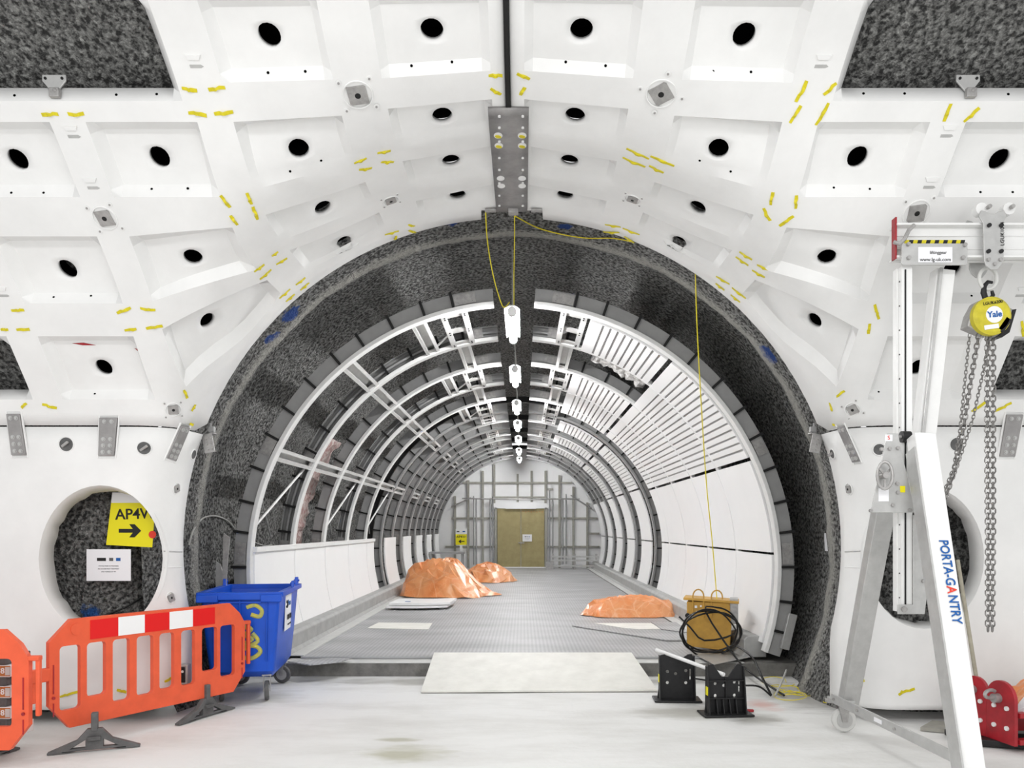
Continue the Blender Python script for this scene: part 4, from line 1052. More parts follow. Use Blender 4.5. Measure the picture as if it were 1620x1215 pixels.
# ---------------------------------------------------------------- props
def rrect(x0, z0, x1, z1, r, n=4):
    pts = []
    for (cx, cz, a) in ((x1-r, z1-r, 0), (x0+r, z1-r, 90), (x0+r, z0+r, 180), (x1-r, z0+r, 270)):
        for k in range(n+1): t = rad(a+90*k/n); pts.append((cx+r*math.cos(t), cz+r*math.sin(t)))
    return pts
def holed(mb, outline, holes, th, c=(0, 0, 0), R=None, mi=0):       # flat plate in xz with holes, thickness along y
    loops = [outline]+holes; flat = [p for l in loops for p in l]; n = len(flat)
    tris = tessellate_polygon([[Vector((x, z, 0)) for x, z in l] for l in loops])
    vs = []
    for sg in (-.5, .5):
        for (x, z) in flat:
            p = Vector((x, sg*th, z)); p = R @ p if R else p; vs.append(p+Vector(c))
    fs = [tuple(t) for t in tris]+[tuple(i+n for i in reversed(t)) for t in tris]; o = 0
    for l in loops:
        k = len(l)
        for i in range(k): fs.append((o+i, o+(i+1) % k, n+o+(i+1) % k, n+o+i))
        o += k
    return mb.add(vs, fs, mi)
def spl(pts, sub=6):
    q = [pts[0]]+pts+[pts[-1]]; out = []
    for i in range(1, len(q)-2):
        for k in range(sub):
            t = k/sub; p0, p1, p2, p3 = q[i-1], q[i], q[i+1], q[i+2]
            out.append(.5*((2*p1)+(p2-p0)*t+(2*p0-5*p1+4*p2-p3)*t*t+(3*p1-p0-3*p2+p3)*t*t*t))
    return out+[pts[-1]]
# ---- plastic pedestrian barrier
BL = 1.77
def barrier(label):
    o = empty('safety_barrier'); tag(o, label, 'barrier', 'orange plastic barriers')
    out = [(.0, .36), (.15, .17), (BL-.13, .17), (BL, .34), (BL, .80), (BL-.06, .90), (BL-.17, 1.0), (.16, 1.0), (.0, .84)]
    WN = [(.076, .232, .31), (.281, .431, .38), (.4875, .63, .30), (.69, .837, .31), (.893, 1.03, .325), (1.097, 1.234, .32), (1.304, 1.462, .41), (1.496, 1.655, .33)]
    holes = []
    for (x, x2, z0) in WN: holes.append(rrect(x, z0, x2, .80, .03))
    mb = MB(); holed(mb, out, holes, .045); mb.build('panel', M['orange'], o, bevel=.006)
    for k in range(5):
        MB().box((.305+.226*(k+.5), -.0245, .902), (.226, .004, .15)).build('red_strip' if k % 2 == 0 else 'white_strip', M['red' if k % 2 == 0 else 'whitesheet'], o)
    mb = MB()
    for x in (.03, BL-.035):
        mb.cyl((x, -.03, .42), (x, -.018, .42), .012, 10)
        mb.box((x, -.024, .56), (.008, .006, .22)); mb.box((x, -.024, .33), (.008, .006, .10))
    mb.build('moulded_groove', M['redpaint'], o)
    MB().cyl((.20, -.027, .92), (.20, -.02, .92), .045, 20).build('dimple', M['orange'], o)
    mb = MB(); mb.box((-.06, 0, .60), (.14, .05, .10)); mb.box((-.10, 0, .5), (.03, .035, .20)); mb.build('hinge_lug', M['orange'], o, bevel=.008)
    mb = MB(); mb.box((BL+.03, 0, .80), (.08, .05, .035)); mb.box((BL+.055, 0, .60), (.03, .035, .40)); mb.build('hinge_hook', M['orange'], o, bevel=.008)
    return o
def foot(px0, py0, px1, py1, label, owner_o=None, name='barrier_foot'):
    a = G(px0, py0, .01); b = G(px1, py1, .01); c = (a+b)/2; L = (b-a).length; an = math.atan2(b.y-a.y, b.x-a.x)
    out = [(-L/2, 0), (-L/2, .015), (-.12, .09), (-.05, .17), (-.035, .17), (.035, .17), (.05, .17), (.12, .09), (L/2, .015), (L/2, 0), (.20, 0), (.12, .012), (-.12, .012), (-.2, 0)]
    hl = [[(-.16, .03), (-.06, .03), (-.06, .09)], [(.06, .09), (.06, .03), (.16, .03)]]
    f = empty('foot', (c.x, c.y, 0), an)
    mb = MB(); holed(mb, out, hl, .05); mb.box((0, 0, .10), (.09, .10, .03)); mb.build('foot_body', M['gfoot'], f, bevel=.005)
    mb = MB(); mb.box((0, 0, .22), (.045, .06, .14)); mb.build('post', M['gfoot'], f, bevel=.006)
    f['label'] = label; return f
def adopt(child, par):
    bpy.context.view_layer.update(); mw = par.matrix_world.copy(); child.parent = par; child.matrix_parent_inverse = mw.inverted()
b1 = barrier('orange plastic barrier with red and white strip, standing before the blue bin')
b1.location = (-3.37-.513*.37, 6-.858*.37, 0); b1.rotation_euler = (0, 0, math.atan2(.858, .513))
adopt(foot(75, 1192, 222, 1178, 'dark grey recycled rubber foot'), b1); adopt(foot(280, 1146, 369, 1119, 'dark grey recycled rubber foot'), b1)
b2 = barrier('orange plastic barrier at the left edge, partly out of view')
d2 = Vector((.99, .03, 0)).normalized(); e2 = Vector((-3.40, 5.24, 0)); b2.location = e2-d2*BL; b2.rotation_euler = (0, 0, math.atan2(d2.y, d2.x))
adopt(foot(-90, 1222, 28, 1183, 'dark grey recycled rubber foot'), b2)
# ---- stack of labelled blocks behind the left barrier
stk = ['topmost', 'second from the top', 'third from the top', 'lowest']
for k in range(4):
    z = .674-.155*k; o = empty('labelled_crate', (-4.01, 5.75, z)); tag(o, 'grey crate with orange 38 label, %s of the left edge stack' % stk[k], 'crate', 'labelled crates behind the barrier')
    mb = MB(); mb.box((-.01, 0, .043), (.40, .28, .06)); mb.build('crate_lid', M['gfoot'], o, bevel=.006)
    mb = MB(); mb.box((.0, 0, -.035), (.43, .28, .09)); mb.build('crate_body', M['whitesheet'], o, bevel=.006)
    MB().box((.05, -.142, -.033), (.34, .004, .075)).build('orange_label', M['inkorange'], o)
    MB().box((.203, -.145, -.033), (.034, .004, .06)).build('code_square', M['mesh_off'], o)
    text('38', .058, (.152, -.146, -.033), (PI/2, 0, 0), M['whitesheet'], o, bold=.001)
# ---- blue wheeled bin
def wheelie(o, c, ang, r=.095):
    f = empty('caster', c, ang); f.parent = o
    mb = MB(); mb.cyl((-.02, 0, r), (.02, 0, r), r, 24); mb.build('tyre', M['gfoot'], f, bevel=.008)
    mb = MB(); mb.cyl((-.024, 0, r), (.024, 0, r), r*.62, 20); mb.build('hub', M['alugrey'], f)
    mb = MB()
    for q in (-1, 1): mb.prism([(-.03, 2*r+.06), (.05, 2*r+.06), (.02, r-.01), (-.02, r-.01)], 'x', .006, (q*.032, 0, 0))
    mb.box((0, .01, 2*r+.062), (.09, .12, .012)); mb.build('fork', M['galv'], f)
bn = empty('wheeled_bin', (-2.80, 7.87, 0), .13); tag(bn, 'blue four wheeled waste bin with yellow graffiti behind the orange barrier', 'bin')
def loft(mb, rects, n=5, r=.07, cap0=True, flip=False):
    rings = []
    for (x0, y0, x1, y1, z, rr) in rects: rings.append([(x, y, z) for x, y in rrect(x0, y0, x1, y1, rr, n)])
    k = len(rings[0]); b = len(mb.v)
    for rg in rings: mb.v += rg
    for i in range(len(rings)-1):
        for j in range(k): mb.f.append((b+i*k+j, b+i*k+(j+1) % k, b+(i+1)*k+(j+1) % k, b+(i+1)*k+j)); mb.m.append(0)
    if cap0: mb.f.append(tuple(b+j for j in range(k-1, -1, -1))); mb.m.append(0)
    return mb
mb = MB(); loft(mb, [(-.27, -.42, .27, .42, .235, .06), (-.31, -.50, .31, .50, .30, .07), (-.335, -.53, .335, .53, .6, .05), (-.365, -.55, .365, .55, .98, .04), (-.37, -.555, .37, .555, 1.05, .04), (-.35, -.535, .35, .535, 1.05, .03), (-.345, -.53, .345, .53, .95, .03), (-.30, -.48, .30, .48, .33, .05)], cap0=True)
k = 24; b = len(mb.v)-k; mb.f.append(tuple(range(b, b+k))); mb.m.append(0)
mb.build('bin_body', M['blue'], bn, smooth=40)
mb = MB()      # ribs on the short front face and sides
for x in (-.24, .0, .24): mb.bar((x, -.535, .40), (x*1.06, -.565, 1.0), .012, .016, up=(0, 1, 0))
mb.bar((-.20, -.56, .98), (.20, -.56, .98), .016, .02); mb.build('moulded_rib', M['blue'], bn, bevel=.004)
mb = MB(); holed(mb, [(x, y) for x, y in rrect(-.405, -.585, .405, .585, .03)], [[(x, y) for x, y in rrect(-.345, -.53, .345, .53, .03)]], .045, (0, 0, 1.055), Matrix.Rotation(PI/2, 3, 'X').inverted())
mb.build('rim', M['blue'], bn, bevel=.008)
mb = MB()
for x in (-.29, .29): mb.box((x*1.02, -.57, 1.02), (.20, .07, .075))
mb.box((.0, -.575, 1.03), (.75, .03, .055)); mb.build('front_lip', M['blue'], bn, bevel=.01)
for x, y, h_ in ((.375, .40, .09), (.385, .12, .07), (-.375, .40, .08)):
    mb = MB(); mb.prism([(-.05, 0), (.05, 0), (.04, h_), (-.03, h_)], 'x', .03, (x, y, 1.07)); mb.cyl((x-.03, y, 1.07+h_*.6), (x+.03, y, 1.07+h_*.6), .012, 8); mb.build('trunnion', M['blue'], bn, bevel=.006)
mb = MB(); mb.box((.375, .1, 1.04), (.05, .9, .03)); mb.build('side_handle', M['blue'], bn, bevel=.01)
# sticker on the long side facing the tunnel
st = MB(); st.box((.362, -.05, .83), (.004, .34, .36), Matrix.Rotation(.035, 3, 'Y')); st.build('sticker', M['paper'], bn)
MB().tube([(.372, -.16+.03*math.cos(a), .92+.035*math.sin(a)) for a in [rad(-150+30*k) for k in range(11)]], .007, 6).build('logo_ring', M['ink'], bn)
text('Pow', .085, (.374, -.035, .925), (PI/2, 0, PI/2), M['inkblue'], bn, bold=.001); text('020 898', .075, (.372, -.03, .78), (PI/2, 0, PI/2), M['ink'], bn, sx=.95, bold=.001); text('www.powerday', .03, (.371, -.03, .71), (PI/2, 0, PI/2), M['ink'], bn)
# graffiti stroke on the front face
def fy(z): return -.545-(z-.6)*.055
gp = [(.02, .93), (.10, .95), (.16, .90), (.14, .84), (.06, .86)]
gq = [(-.03, .80), (.0, .74), (.06, .72), (.0, .66), (.07, .62), (-.04, .56), (.10, .55), (.14, .49), (.05, .43), (-.05, .47), (.01, .54), (.12, .60), (.07, .68)]
for pts in (gp, gq):
    MB().tube(spl([Vector((x+.04, fy(z)+.021, z)) for x, z in pts], 5), .022, 8).build('graffiti', M['graffiti'], bn)
for (x, y, a) in ((-.21, -.40, .3), (.22, -.40, .15), (.22, .42, 1.3), (-.21, .42, 1.2)): wheelie(bn, (x, y, 0), a)
# ---- boards leaning behind the bin, cables on the left concrete
def slab(name, pts, th, m, label, cat, nrm_=Vector((1, 0, 0))):
    c = sum(pts, Vector())/len(pts); o = empty(name, c) if False else None
    mb = MB(); n = len(pts); mb.add([p-c-nrm_*th/2 for p in pts]+[p-c+nrm_*th/2 for p in pts], [tuple(range(n-1, -1, -1)), tuple(range(n, 2*n))]+[(i, (i+1) % n, n+(i+1) % n, n+i) for i in range(n)])
    ob = mb.build(name, m); ob.location = c; return tag(ob, label, cat)
slab('leaning_board', [P(342,888,8.35), P(349,893,8.35), P(357,922,8.35), P(357,1040,8.35), P(341,1040,8.35)], .015, M['alugrey'], 'short pointed grey board leaning behind the blue bin', 'board', Vector((0, 1, 0)))
slab('leaning_board', [P(354,843,8.2), P(364,851,8.2), P(361,880,8.2), P(358,930,8.2), P(355,1040,8.2), P(352,1040,8.2), P(352,900,8.2)], .015, M['galv'], 'tall narrow curled board leaning behind the blue bin', 'board', Vector((0, 1, 0)))
def cable(name, pts, r, m, label, cat, group=None, n=6, sub=6):
    pts = [Vector(p) for p in pts]; c = pts[0].copy(); out = []
    q = [pts[0]]+pts+[pts[-1]]
    for i in range(1, len(q)-2):
        for k in range(sub):
            t = k/sub; p0, p1, p2, p3 = q[i-1], q[i], q[i+1], q[i+2]
            out.append(.5*((2*p1)+(p2-p0)*t+(2*p0-5*p1+4*p2-p3)*t*t+(3*p1-p0-3*p2+p3)*t*t*t)-c)
    out.append(pts[-1]-c)
    o = MB().tube(out, r, n).build(name, m, smooth=60); o.location = c; return tag(o, label, cat, group)
def onr(px, py, lift=.02, B=None): p, n = ray(px, py, B or B_RING); return p+n*lift
cable('cable', [onr(296, 862), onr(303, 838), onr(318, 820), onr(338, 816), onr(358, 824), onr(368, 836)], .010, M['wire'], 'grey cable arching over the sprayed concrete left of the tunnel', 'cable')
cable('cable', [P(393, 848, 9.0), P(403, 858, 9.3), P(418, 863, 9.8), P(430, 862, 10.1)], .009, M['wire'], 'grey cable sagging behind the first rib above the skirting', 'cable')
cable('cable', [onr(232, 938, .03, B_BACK), onr(215, 950, .03, B_BACK), onr(195, 962, .03, B_BACK), onr(165, 974, .03, B_BACK)], .008, M['cable'], 'dark cable running down the concrete inside the left oval', 'cable')
# ---- yellow cords
cable('yellow_cord', [P(768,331,6.95), P(771,380,7.3), P(779,430,7.7), P(789,468,8.0), P(797,486,8.15), P(806,478,8.25)], .006, M['yrope'], 'yellow cord looping down from the left of the crown notch', 'cord')
cable('yellow_cord', [P(814,342,7.1), P(814,380,7.5), P(813,430,8.0), P(813,470,8.4), P(813,494,8.5)], .005, M['yrope'], 'yellow cord dropping from the crown to the first tube light', 'cord')
cable('yellow_cord', [P(815,342,7.1), onr(850, 357), onr(890, 368), onr(930, 374), onr(970, 374), onr(1003, 380)], .006, M['yrope'], 'yellow cord slung sideways from the crown towards the right', 'cord')
cable('yellow_cord', [P(1100,430,7.5), P(1103,520,7.9), P(1110,650,8.5), P(1118,770,8.9), P(1127,860,9.2), P(1135,958,9.40)], .006, M['yrope'], 'long yellow cord hanging down to the yellow transformer', 'cord')
for k in range(len(LY)-1):
    cable('light_flex', [(CX-.02, LY[k]+.64, 4.12), (CX+.01, (LY[k]+LY[k+1])/2, 4.02), (CX-.02, LY[k+1]-.64, 4.12)], .005, M['wire'], 'grey flex linking tube lights %s and %s' % (ordn[k], ordn[k+1]), 'flex', 'flexes between tube lights', sub=4)
# ---- ramp, loose sheets
a, b, c_, d_ = G(666, 1096, .004), G(1040, 1094, .004), G(1000, 1036, .2), G(686, 1036, .2)
mb = MB(); th = Vector((0, 0, .02)); nrows = []
o = slab('ramp_board', [Vector((a.x, a.y, .014)), Vector((b.x, b.y, .014)), Vector((c_.x, 9.0, .212)), Vector((d_.x, 9.0, .212))], .018, M['board'], 'pale plywood sheet laid as a ramp up to the raised floor', 'ramp', Vector((0, -.16, .987)))
def flat(name, pxs, z, th, m, label, cat):
    pts = [G(x, y, z) for x, y in pxs]; return slab(name, [Vector((p.x, p.y, z+th/2)) for p in pts], th, m, label, cat, Vector((0, 0, 1)))
flat('floor_sheet', [(581,994),(599,985),(684,986),(678,996)], DZ+.001, .004, M['board'], 'pale rectangular sheet let into the grey floor on the left', 'sheet')
flat('floor_sheet', [(940,986),(1030,986),(1047,995),(1000,996)], DZ+.001, .004, M['board'], 'pale sheet let into the grey floor on the right', 'sheet')
flat('rubber_mat', [(905,991),(1053,1014),(1090,1014),(1084,1003),(1000,996)], DZ+.006, .014, M['deck'], 'loose grey rubber mat with a lifted black edge near the transformer', 'mat')
flat('rubber_mat', [(1030,985),(1070,985),(1092,1002),(1046,996)], DZ+.004, .01, M['deck'], 'small grey rubber mat beside the right orange tarpaulin', 'mat')
flat('mat_offcut', [(455,1048),(520,1042),(555,1043),(540,1048),(490,1053)], DZ+.004, .012, M['deck'], 'grey mat offcut curling over the step on the left', 'mat')
flat('floor_sheet', [(1100,1036),(1160,1018),(1200,1022),(1188,1040),(1130,1052)], DZ+.004, .006, M['alugrey'], 'grey offcut lying by the transformer at the kerb', 'sheet')
flat('wood_offcut', [(1456,1156),(1475,1145),(1503,1148),(1498,1160)], .002, .03, M['batten'], 'flat grey wood offcut on the floor behind the gantry', 'offcut')
flat('wood_offcut', [(276,1113),(300,1103),(318,1106),(300,1117)], .002, .05, M['gfoot'], 'dark grey block on the floor behind the barrier', 'offcut')
o = empty('socket_box', (0, 0, 0)); o.location = ray(293, 1064)[0]+Vector((.0, -.06, 0)); tag(o, 'black faced socket box low on the wall behind the barrier', 'box')
MB().box((0, 0, 0), (.13, .08, .18)).build('housing', M['alugrey'], o, bevel=.008); MB().box((-.005, -.045, 0), (.10, .012, .14)).build('face', M['black'], o, bevel=.004)
for x, z in ((-.03, .03), (.025, .03), (.0, -.035)): MB().cyl((x, -.056, z), (x, -.05, z), .012, 10).build('screw', M['alu'], o)
# ---- orange tarpaulins
def heap(name, cx, cy, z0, R, Hh, env, seed, label, m=None, n=38, rings=11, crumple=.16, pw=3.4, cat='tarpaulin'):
    """crumpled sheet draped over something: large creased facets, fine folds added by subdividing along the creases"""
    mb = MB(); rnd = random.Random(seed); ph = [rnd.uniform(0, 6.28) for _ in range(6)]; m = m or M['tarp']
    for i in range(rings+1):
        for j in range(n):
            f = i/rings; t = 2*PI*(j+.5*(i % 2)+rnd.uniform(-.33, .33))/n
            if 0 < i < rings: f += rnd.uniform(-.36, .36)/rings
            hem = 1+.06*math.sin(5*t+ph[0])+.05*math.sin(8*t+ph[1])+(.04*rnd.uniform(-1, 1) if i == rings else 0)
            if i == 0: f = 0
            x = R[0]*math.cos(t)*f*hem; y = R[1]*math.sin(t)*f*hem
            base = (1-min(f, 1)**pw)*env(x, y)
            z = Hh*base*(1-crumple*.5+crumple*rnd.uniform(-.5, .5)*(1 if f < .9 else .3))+Hh*.09*math.sin(10*t+ph[3])*math.exp(-((f-.8)/.15)**2)
            if i == 0: z = Hh*env(0, 0)
            if i == rings: z = .006+Hh*.03*rnd.random()
            mb.v.append((x, y, max(.006, z)))
    for i in range(rings):
        for j in range(n):
            a = i*n+j; b = i*n+(j+1) % n; c, d = a+n, b+n
            if i % 2: mb.f += [(a, b, c), (b, d, c)] if rnd.random() < .8 else [(a, b, d), (a, d, c)]
            else: mb.f += [(a, b, d), (a, d, c)] if rnd.random() < .8 else [(a, b, c), (b, d, c)]
            mb.m += [0, 0]
    o = mb.build(name, m, smooth=0); o.location = (cx, cy, z0)
    s_ = o.modifiers.new('bevel', 'BEVEL'); s_.width = .009*max(R); s_.segments = 2; s_.limit_method = 'ANGLE'; s_.angle_limit = rad(8)
    o.data.polygons.foreach_set('use_smooth', [True]*len(o.data.polygons)); o.data.set_sharp_from_angle(angle=rad(32))
    s_.harden_normals = False
    return tag(o, label, cat)
def env1(x, y):
    if x < -.85: return max(0, 1-(-.85-x)*1.2)
    if x < .15: return 1.0-.10*(x+.3)**2
    return max(.05, .98-(x-.15)*1.25)
heap('tarpaulin', -1.66, 17.2, DZ, (1.13, .95), .86, env1, 3, 'large heap under a crumpled orange tarpaulin on the left of the tunnel', crumple=.17, pw=5)
heap('tarpaulin', -1.0, 21.6, DZ, (.80, .8), .56, lambda x, y: 1-.25*abs(x), 8, 'smaller orange tarpaulin heap behind the large one', crumple=.26, pw=3.2, n=28, rings=8)
heap('tarpaulin', 1.86, 13.15, DZ, (.84, .42), .33, lambda x, y: 1+.10*math.sin(4*x+1), 15, 'low folded orange tarpaulin on the right of the tunnel floor', crumple=.22, pw=7, n=32, rings=9)
# curved panels stored under the big heap
for k, (z, dx) in enumerate(((.06, 0), (.115, .05))):
    pts = []
    for i in range(13):
        f = i/12; pts.append((-2.52+dx+1.12*f, 14.0+.12*dx-.10*math.sin(PI*f)+.10*f))
    back = [(x+.05, y+.85) for x, y in reversed(pts)]
    mb = MB(); c0 = Vector((-2.0, 14.4, DZ+z)); mb.prism([(x-c0.x, y-c0.y) for x, y in pts+back], 'z', .045); o = mb.build('stored_panel', M['white'], bevel=.004); o.location = c0
    tag(o, ('lower' if k == 0 else 'upper')+' white curved panel lying on the floor before the large orange heap', 'panel')
mb = MB()
for i in range(3): mb.box((-.4+.45*i, 0, 0), (.08, .7, .036))
for i in range(3):
    o = MB().box((0, 0, 0), (.08, .7, .034)).build('timber_bearer', M['gfoot']); o.location = (-2.35+.42*i, 14.42, DZ+.019); tag(o, 'dark timber bearer under the stored white panels, %s' % ['leftmost', 'middle', 'rightmost'][i], 'bearer', 'bearers under the stored panels')
MB_b = MB().box((0, 0, 0), (.10, .06, .004)).build('blue_glove', M['inkblue']); MB_b.location = (-2.15, 14.2, DZ+.142); tag(MB_b, 'small blue scrap lying on the white stored panel', 'scrap')
# ---- yellow transformer box with hooks
tb = empty('transformer_box', (2.30, 9.45, DZ), -.28); tag(tb, 'yellow site transformer with two hooped handles on the raised floor', 'transformer')
mb = MB(); mb.prism([(-.24, .06), (.27, .02), (.29, .30), (.27, .61), (-.24, .61)], 'y', .34); mb.build('case', M['ybox'], tb, bevel=.01)
mb = MB(); mb.box((.05, 0, .63), (.66, .38, .03), Matrix.Rotation(.05, 3, 'Y')); mb.build('lid', M['ybox'], tb, bevel=.005)
mb = MB(); mb.box((.32, 0, .50), (.10, .30, .30)); mb.build('socket_panel', M['galv'], tb, bevel=.006)
for x, h_ in ((-.10, .14), (.12, .13)):
    pts = [(x-.065, -.18, .42), (x-.065, -.18, .65)]+[(x+.065*math.cos(t), -.18, .68+h_*.6*math.sin(t)) for t in [rad(180-22.5*k) for k in range(9)]]+[(x+.065, -.18, .65 if x > 0 else .42)]
    MB().tube(pts, .009, 7).build('hoop_handle', M['ybox'], tb)
for x, z, w_ in ((-.13, .55, .03), (-.07, .56, .02), (-.12, .49, .015)): MB().box((x, -.175, z), (w_, .006, w_)).build('sticker', M['paper'], tb)
for x in (-.18, .2): MB().cyl((x, -.12, 0), (x, -.12, .06), .02, 8).build('leg', M['dark'], tb)
MB().cyl((-.23, -.19, .44), (-.23, -.16, .44), .03, 12).build('cable_gland', M['dark'], tb)
cb0 = Vector((2.22, 8.95, 0))
def loop(cx, cy, cz, rx, rz, tilt, turns, seed):
    rnd = random.Random(seed); pts = []
    for k in range(int(12*turns)+1):
        t = 2*PI*k/12; pts.append((cx+rx*math.cos(t)*(1+.16*math.sin(k*.37+seed))+.004*k, cy+.02*math.sin(k*.9)+tilt*math.sin(t)+.003*k, cz+rz*math.sin(t)*(1+.14*math.cos(k*.31))))
    return pts
cable('black_cable', [(1.90, 9.22, .62), (2.02, 9.15, .50), (2.16, 9.02, .36)]+loop(2.15, 8.95, .45, .34, .27, -.05, 3.4, 3)+[(2.4, 8.6, .25), (2.48, 8.2, .12), (2.62, 7.6, .02)], .011, M['cable'], 'coiled black cable looped in front of the yellow transformer', 'cable', sub=3)
cable('black_cable', [P(1166,1022,8.6), P(1190,1040,8.2), P(1205,1070,7.8), P(1220,1100,7.6)], .012, M['cable'], 'black cable arching down to the floor right of the stands', 'cable')
cable('black_cable', [G(1095,1073,.02), G(1130,1078,.02), P(1170,1084,7.7), P(1200,1086,7.6), G(1220,1101,.02)], .010, M['cable'], 'black cable lying low behind the two stands', 'cable')
cable('grey_cable', [G(1226,1101,.02), P(1234,1085,7.7), P(1242,1066,7.9), P(1244,1060,8.0)], .010, M['wire'], 'short grey cable rising from the floor by the right rib foot', 'cable')
rnd = random.Random(5); pts = []
for k in range(46):
    t = k*.7; rr = .11+.07*math.sin(k*.53); pts.append((2.74+.12*math.sin(k*.19)+rr*math.cos(t)*1.2, 7.95+.32*math.cos(k*.11)+rr*math.sin(t)*1.5, .015+.015*math.sin(k)))
cable('yellow_cord', pts, .004, M['yrope'], 'tangle of thin yellow cord on the floor by the right rib foot', 'cord', sub=3, n=5)
pts = [(3.1+.2*math.cos(k*1.1)*rnd.uniform(.4, 1), 7.35+.08*math.sin(k*1.1), .012) for k in range(16)]
cable('yellow_cord', pts, .004, M['yrope'], 'short tangle of yellow cord on the floor nearer the gantry', 'cord', sub=3, n=5)
# ---- black plastic stands with a tube between them
def jack(label, front_ribs):
    o = empty('plastic_stand'); tag(o, label, 'stand', 'black plastic drum stands')
    out = [(-.19, 0), (.19, 0), (.175, .12), (.17, .40), (.15, .445), (.11, .445), (.085, .41), (.03, .33), (-.03, .33), (-.085, .41), (-.11, .445), (-.15, .445), (-.17, .40), (-.175, .12)]
    if not front_ribs: out = [(-.19, 0), (.19, 0), (.175, .12), (.17, .40), (.15, .445), (.11, .44), (.05, .40), (0, .42), (-.05, .42), (-.11, .44), (-.16, .43), (-.17, .40), (-.175, .12)]
    hs = []
    for x, z, r in ((-.09, .27, .016), (-.01, .25, .016), (-.09, .16, .016), (.09, .28, .016), (.09, .16, .016)): hs.append([(x+r*math.cos(rad(-45*k)), z+r*math.sin(rad(-45*k))) for k in range(8)])
    hs.append(rrect(.125, .19, .14, .30, .007, 2)[::-1])
    mb = MB(); holed(mb, out, hs, .02, (0, .0, .01)); mb.build('face_plate', M['black'], o, bevel=.003)
    mb = MB(); mb.box((0, -.02, .01), (.46, .24, .018)); mb.build('base_plate', M['black'], o, bevel=.006)
    for x in (-.17, .17): MB().prism([(-.10, .01), (.03, .01), (.02, .44), (-.03, .44)], 'x', .012, (x, 0, 0)).build('side_rib', M['black'], o, bevel=.002)
    if front_ribs:
        for x in (-.09, -.03, .03, .09): MB().prism([(-.09, .01), (0, .01), (0, .14), (-.045, .14)], 'x', .009, (x, 0, 0)).build('lower_rib', M['black'], o, bevel=.002)
        MB().prism([(-.04, .14), (0, .14), (0, .33), (-.035, .33)], 'x', .008, (0, 0, 0)).build('centre_rib', M['black'], o, bevel=.002)
        for x in (-.055, .035):
            mb = MB()
            for k in range(9): mb.box((x+.004*(k % 3-1), -.002, .17+.016*k), (.012-.003*(k % 2), .004, .010))
            mb.build('moulded_marks', M['mesh_off'], o)
    if front_ribs:
        for z in (.15, .31): MB().box((0, -.022, z), (.34, .045, .010)).build('cross_rib', M['black'], o)
    MB().box((-.178, -.035, .22), (.006, .05, .075)).build('sticker', M['signy'], o)
    return o
j1 = jack('black plastic drum stand further back, left of the pair', False); j1.location = (1.52, 7.50, 0); j1.rotation_euler = (0, 0, -.05)
j2 = jack('black ribbed plastic drum stand nearer the camera, right of the pair', True); j2.location = (1.845, 6.93, 0); j2.rotation_euler = (0, 0, .08)
rod('steel_tube', (1.34, 7.62, .475), (1.83, 6.90, .365), .018, M['alu'], 'thin white tube lying across the two black stands', 'tube', n=12)
o = MB().box((0, 0, 0), (.07, .035, .02)).build('red_clamp', M['redpaint'], bevel=.004); o.location = G(1186, 1124, .012); tag(o, 'small red peg on the floor beside the front stand', 'peg')
# ---- far furniture: bench and rails at the end of the tunnel
o = empty('work_bench', (EX(707)*.86, 25.0, DZ)); tag(o, 'grey trestle bench at the far left before the end wall', 'bench')
MB().box((0, 0, .70), (1.15, .6, .06)).build('bench_top', M['rib'], o); 
for x in (-.5, .5):
    for y in (-.25, .25): MB().box((x, y, .34), (.06, .06, .68)).build('leg', M['rib'], o)
MB().box((0, -.27, .35), (1.0, .03, .05)).build('stretcher', M['galv'], o)
o = empty('guard_rail', (EX(906), 27.9, DZ)); tag(o, 'low steel guard rail standing right of the plywood doors', 'rail')
for x in (-.8, .0, .8): MB().box((x, 0, .28), (.08, .08, .56)).build('post', M['galv'], o)
for z in (.12, .32, .46): MB().box((0, -.05, z), (1.75, .03, .06)).build('rail_bar', M['alugrey'], o)
for q, x in enumerate((-.92, .92)): MB().box((x, -.1, .14), (.28, .14, .28)).build('end_box', M['galv'], o)
# ---------------------------------------------------------------- portable gantry
gy, gx = 5.35, 2.69
ga = empty('lifting_gantry', (gx, gy, 0)); tag(ga, 'white aluminium portable lifting gantry standing on castors at the right', 'gantry')
GO = Vector((gx, gy, 0))
def gpt(px, py, d=gy): return P(px, py, d)-GO
def gz(py, d=gy-.06): return H-(py-VY)/F*d
zt, zb = gz(352), gz(407)
xl = gpt(1413, 0).x; L = 2.6
mb = MB(); x0 = xl; hb = zt-zb; zc = (zt+zb)/2
mb.box((x0+L/2, 0, zc), (L, .012, hb)); 
for z in (zt-.008, zb+.008): mb.box((x0+L/2, 0, z), (L, .12, .016))
for z in (zc+.045, zc-.045): mb.box((x0+L/2, -.008, z), (L, .012, .008))
mb.build('beam', M['alu'], ga, bevel=.003)
mb = MB(); mb.box((x0-.002, -.02, zc+.02), (.012, .06, hb+.05)); mb.build('end_stop', M['redpaint'], ga, bevel=.004)
MB().tube([(x0+.10, -.09, zt-.03), (x0+.06, -.10, zt-.07), (x0+.03, -.10, zt-.13), (x0-.0, -.09, zt-.16), (x0-.03, -.07, zt-.14)], .014, 8).build('strap', M['galv'], ga)
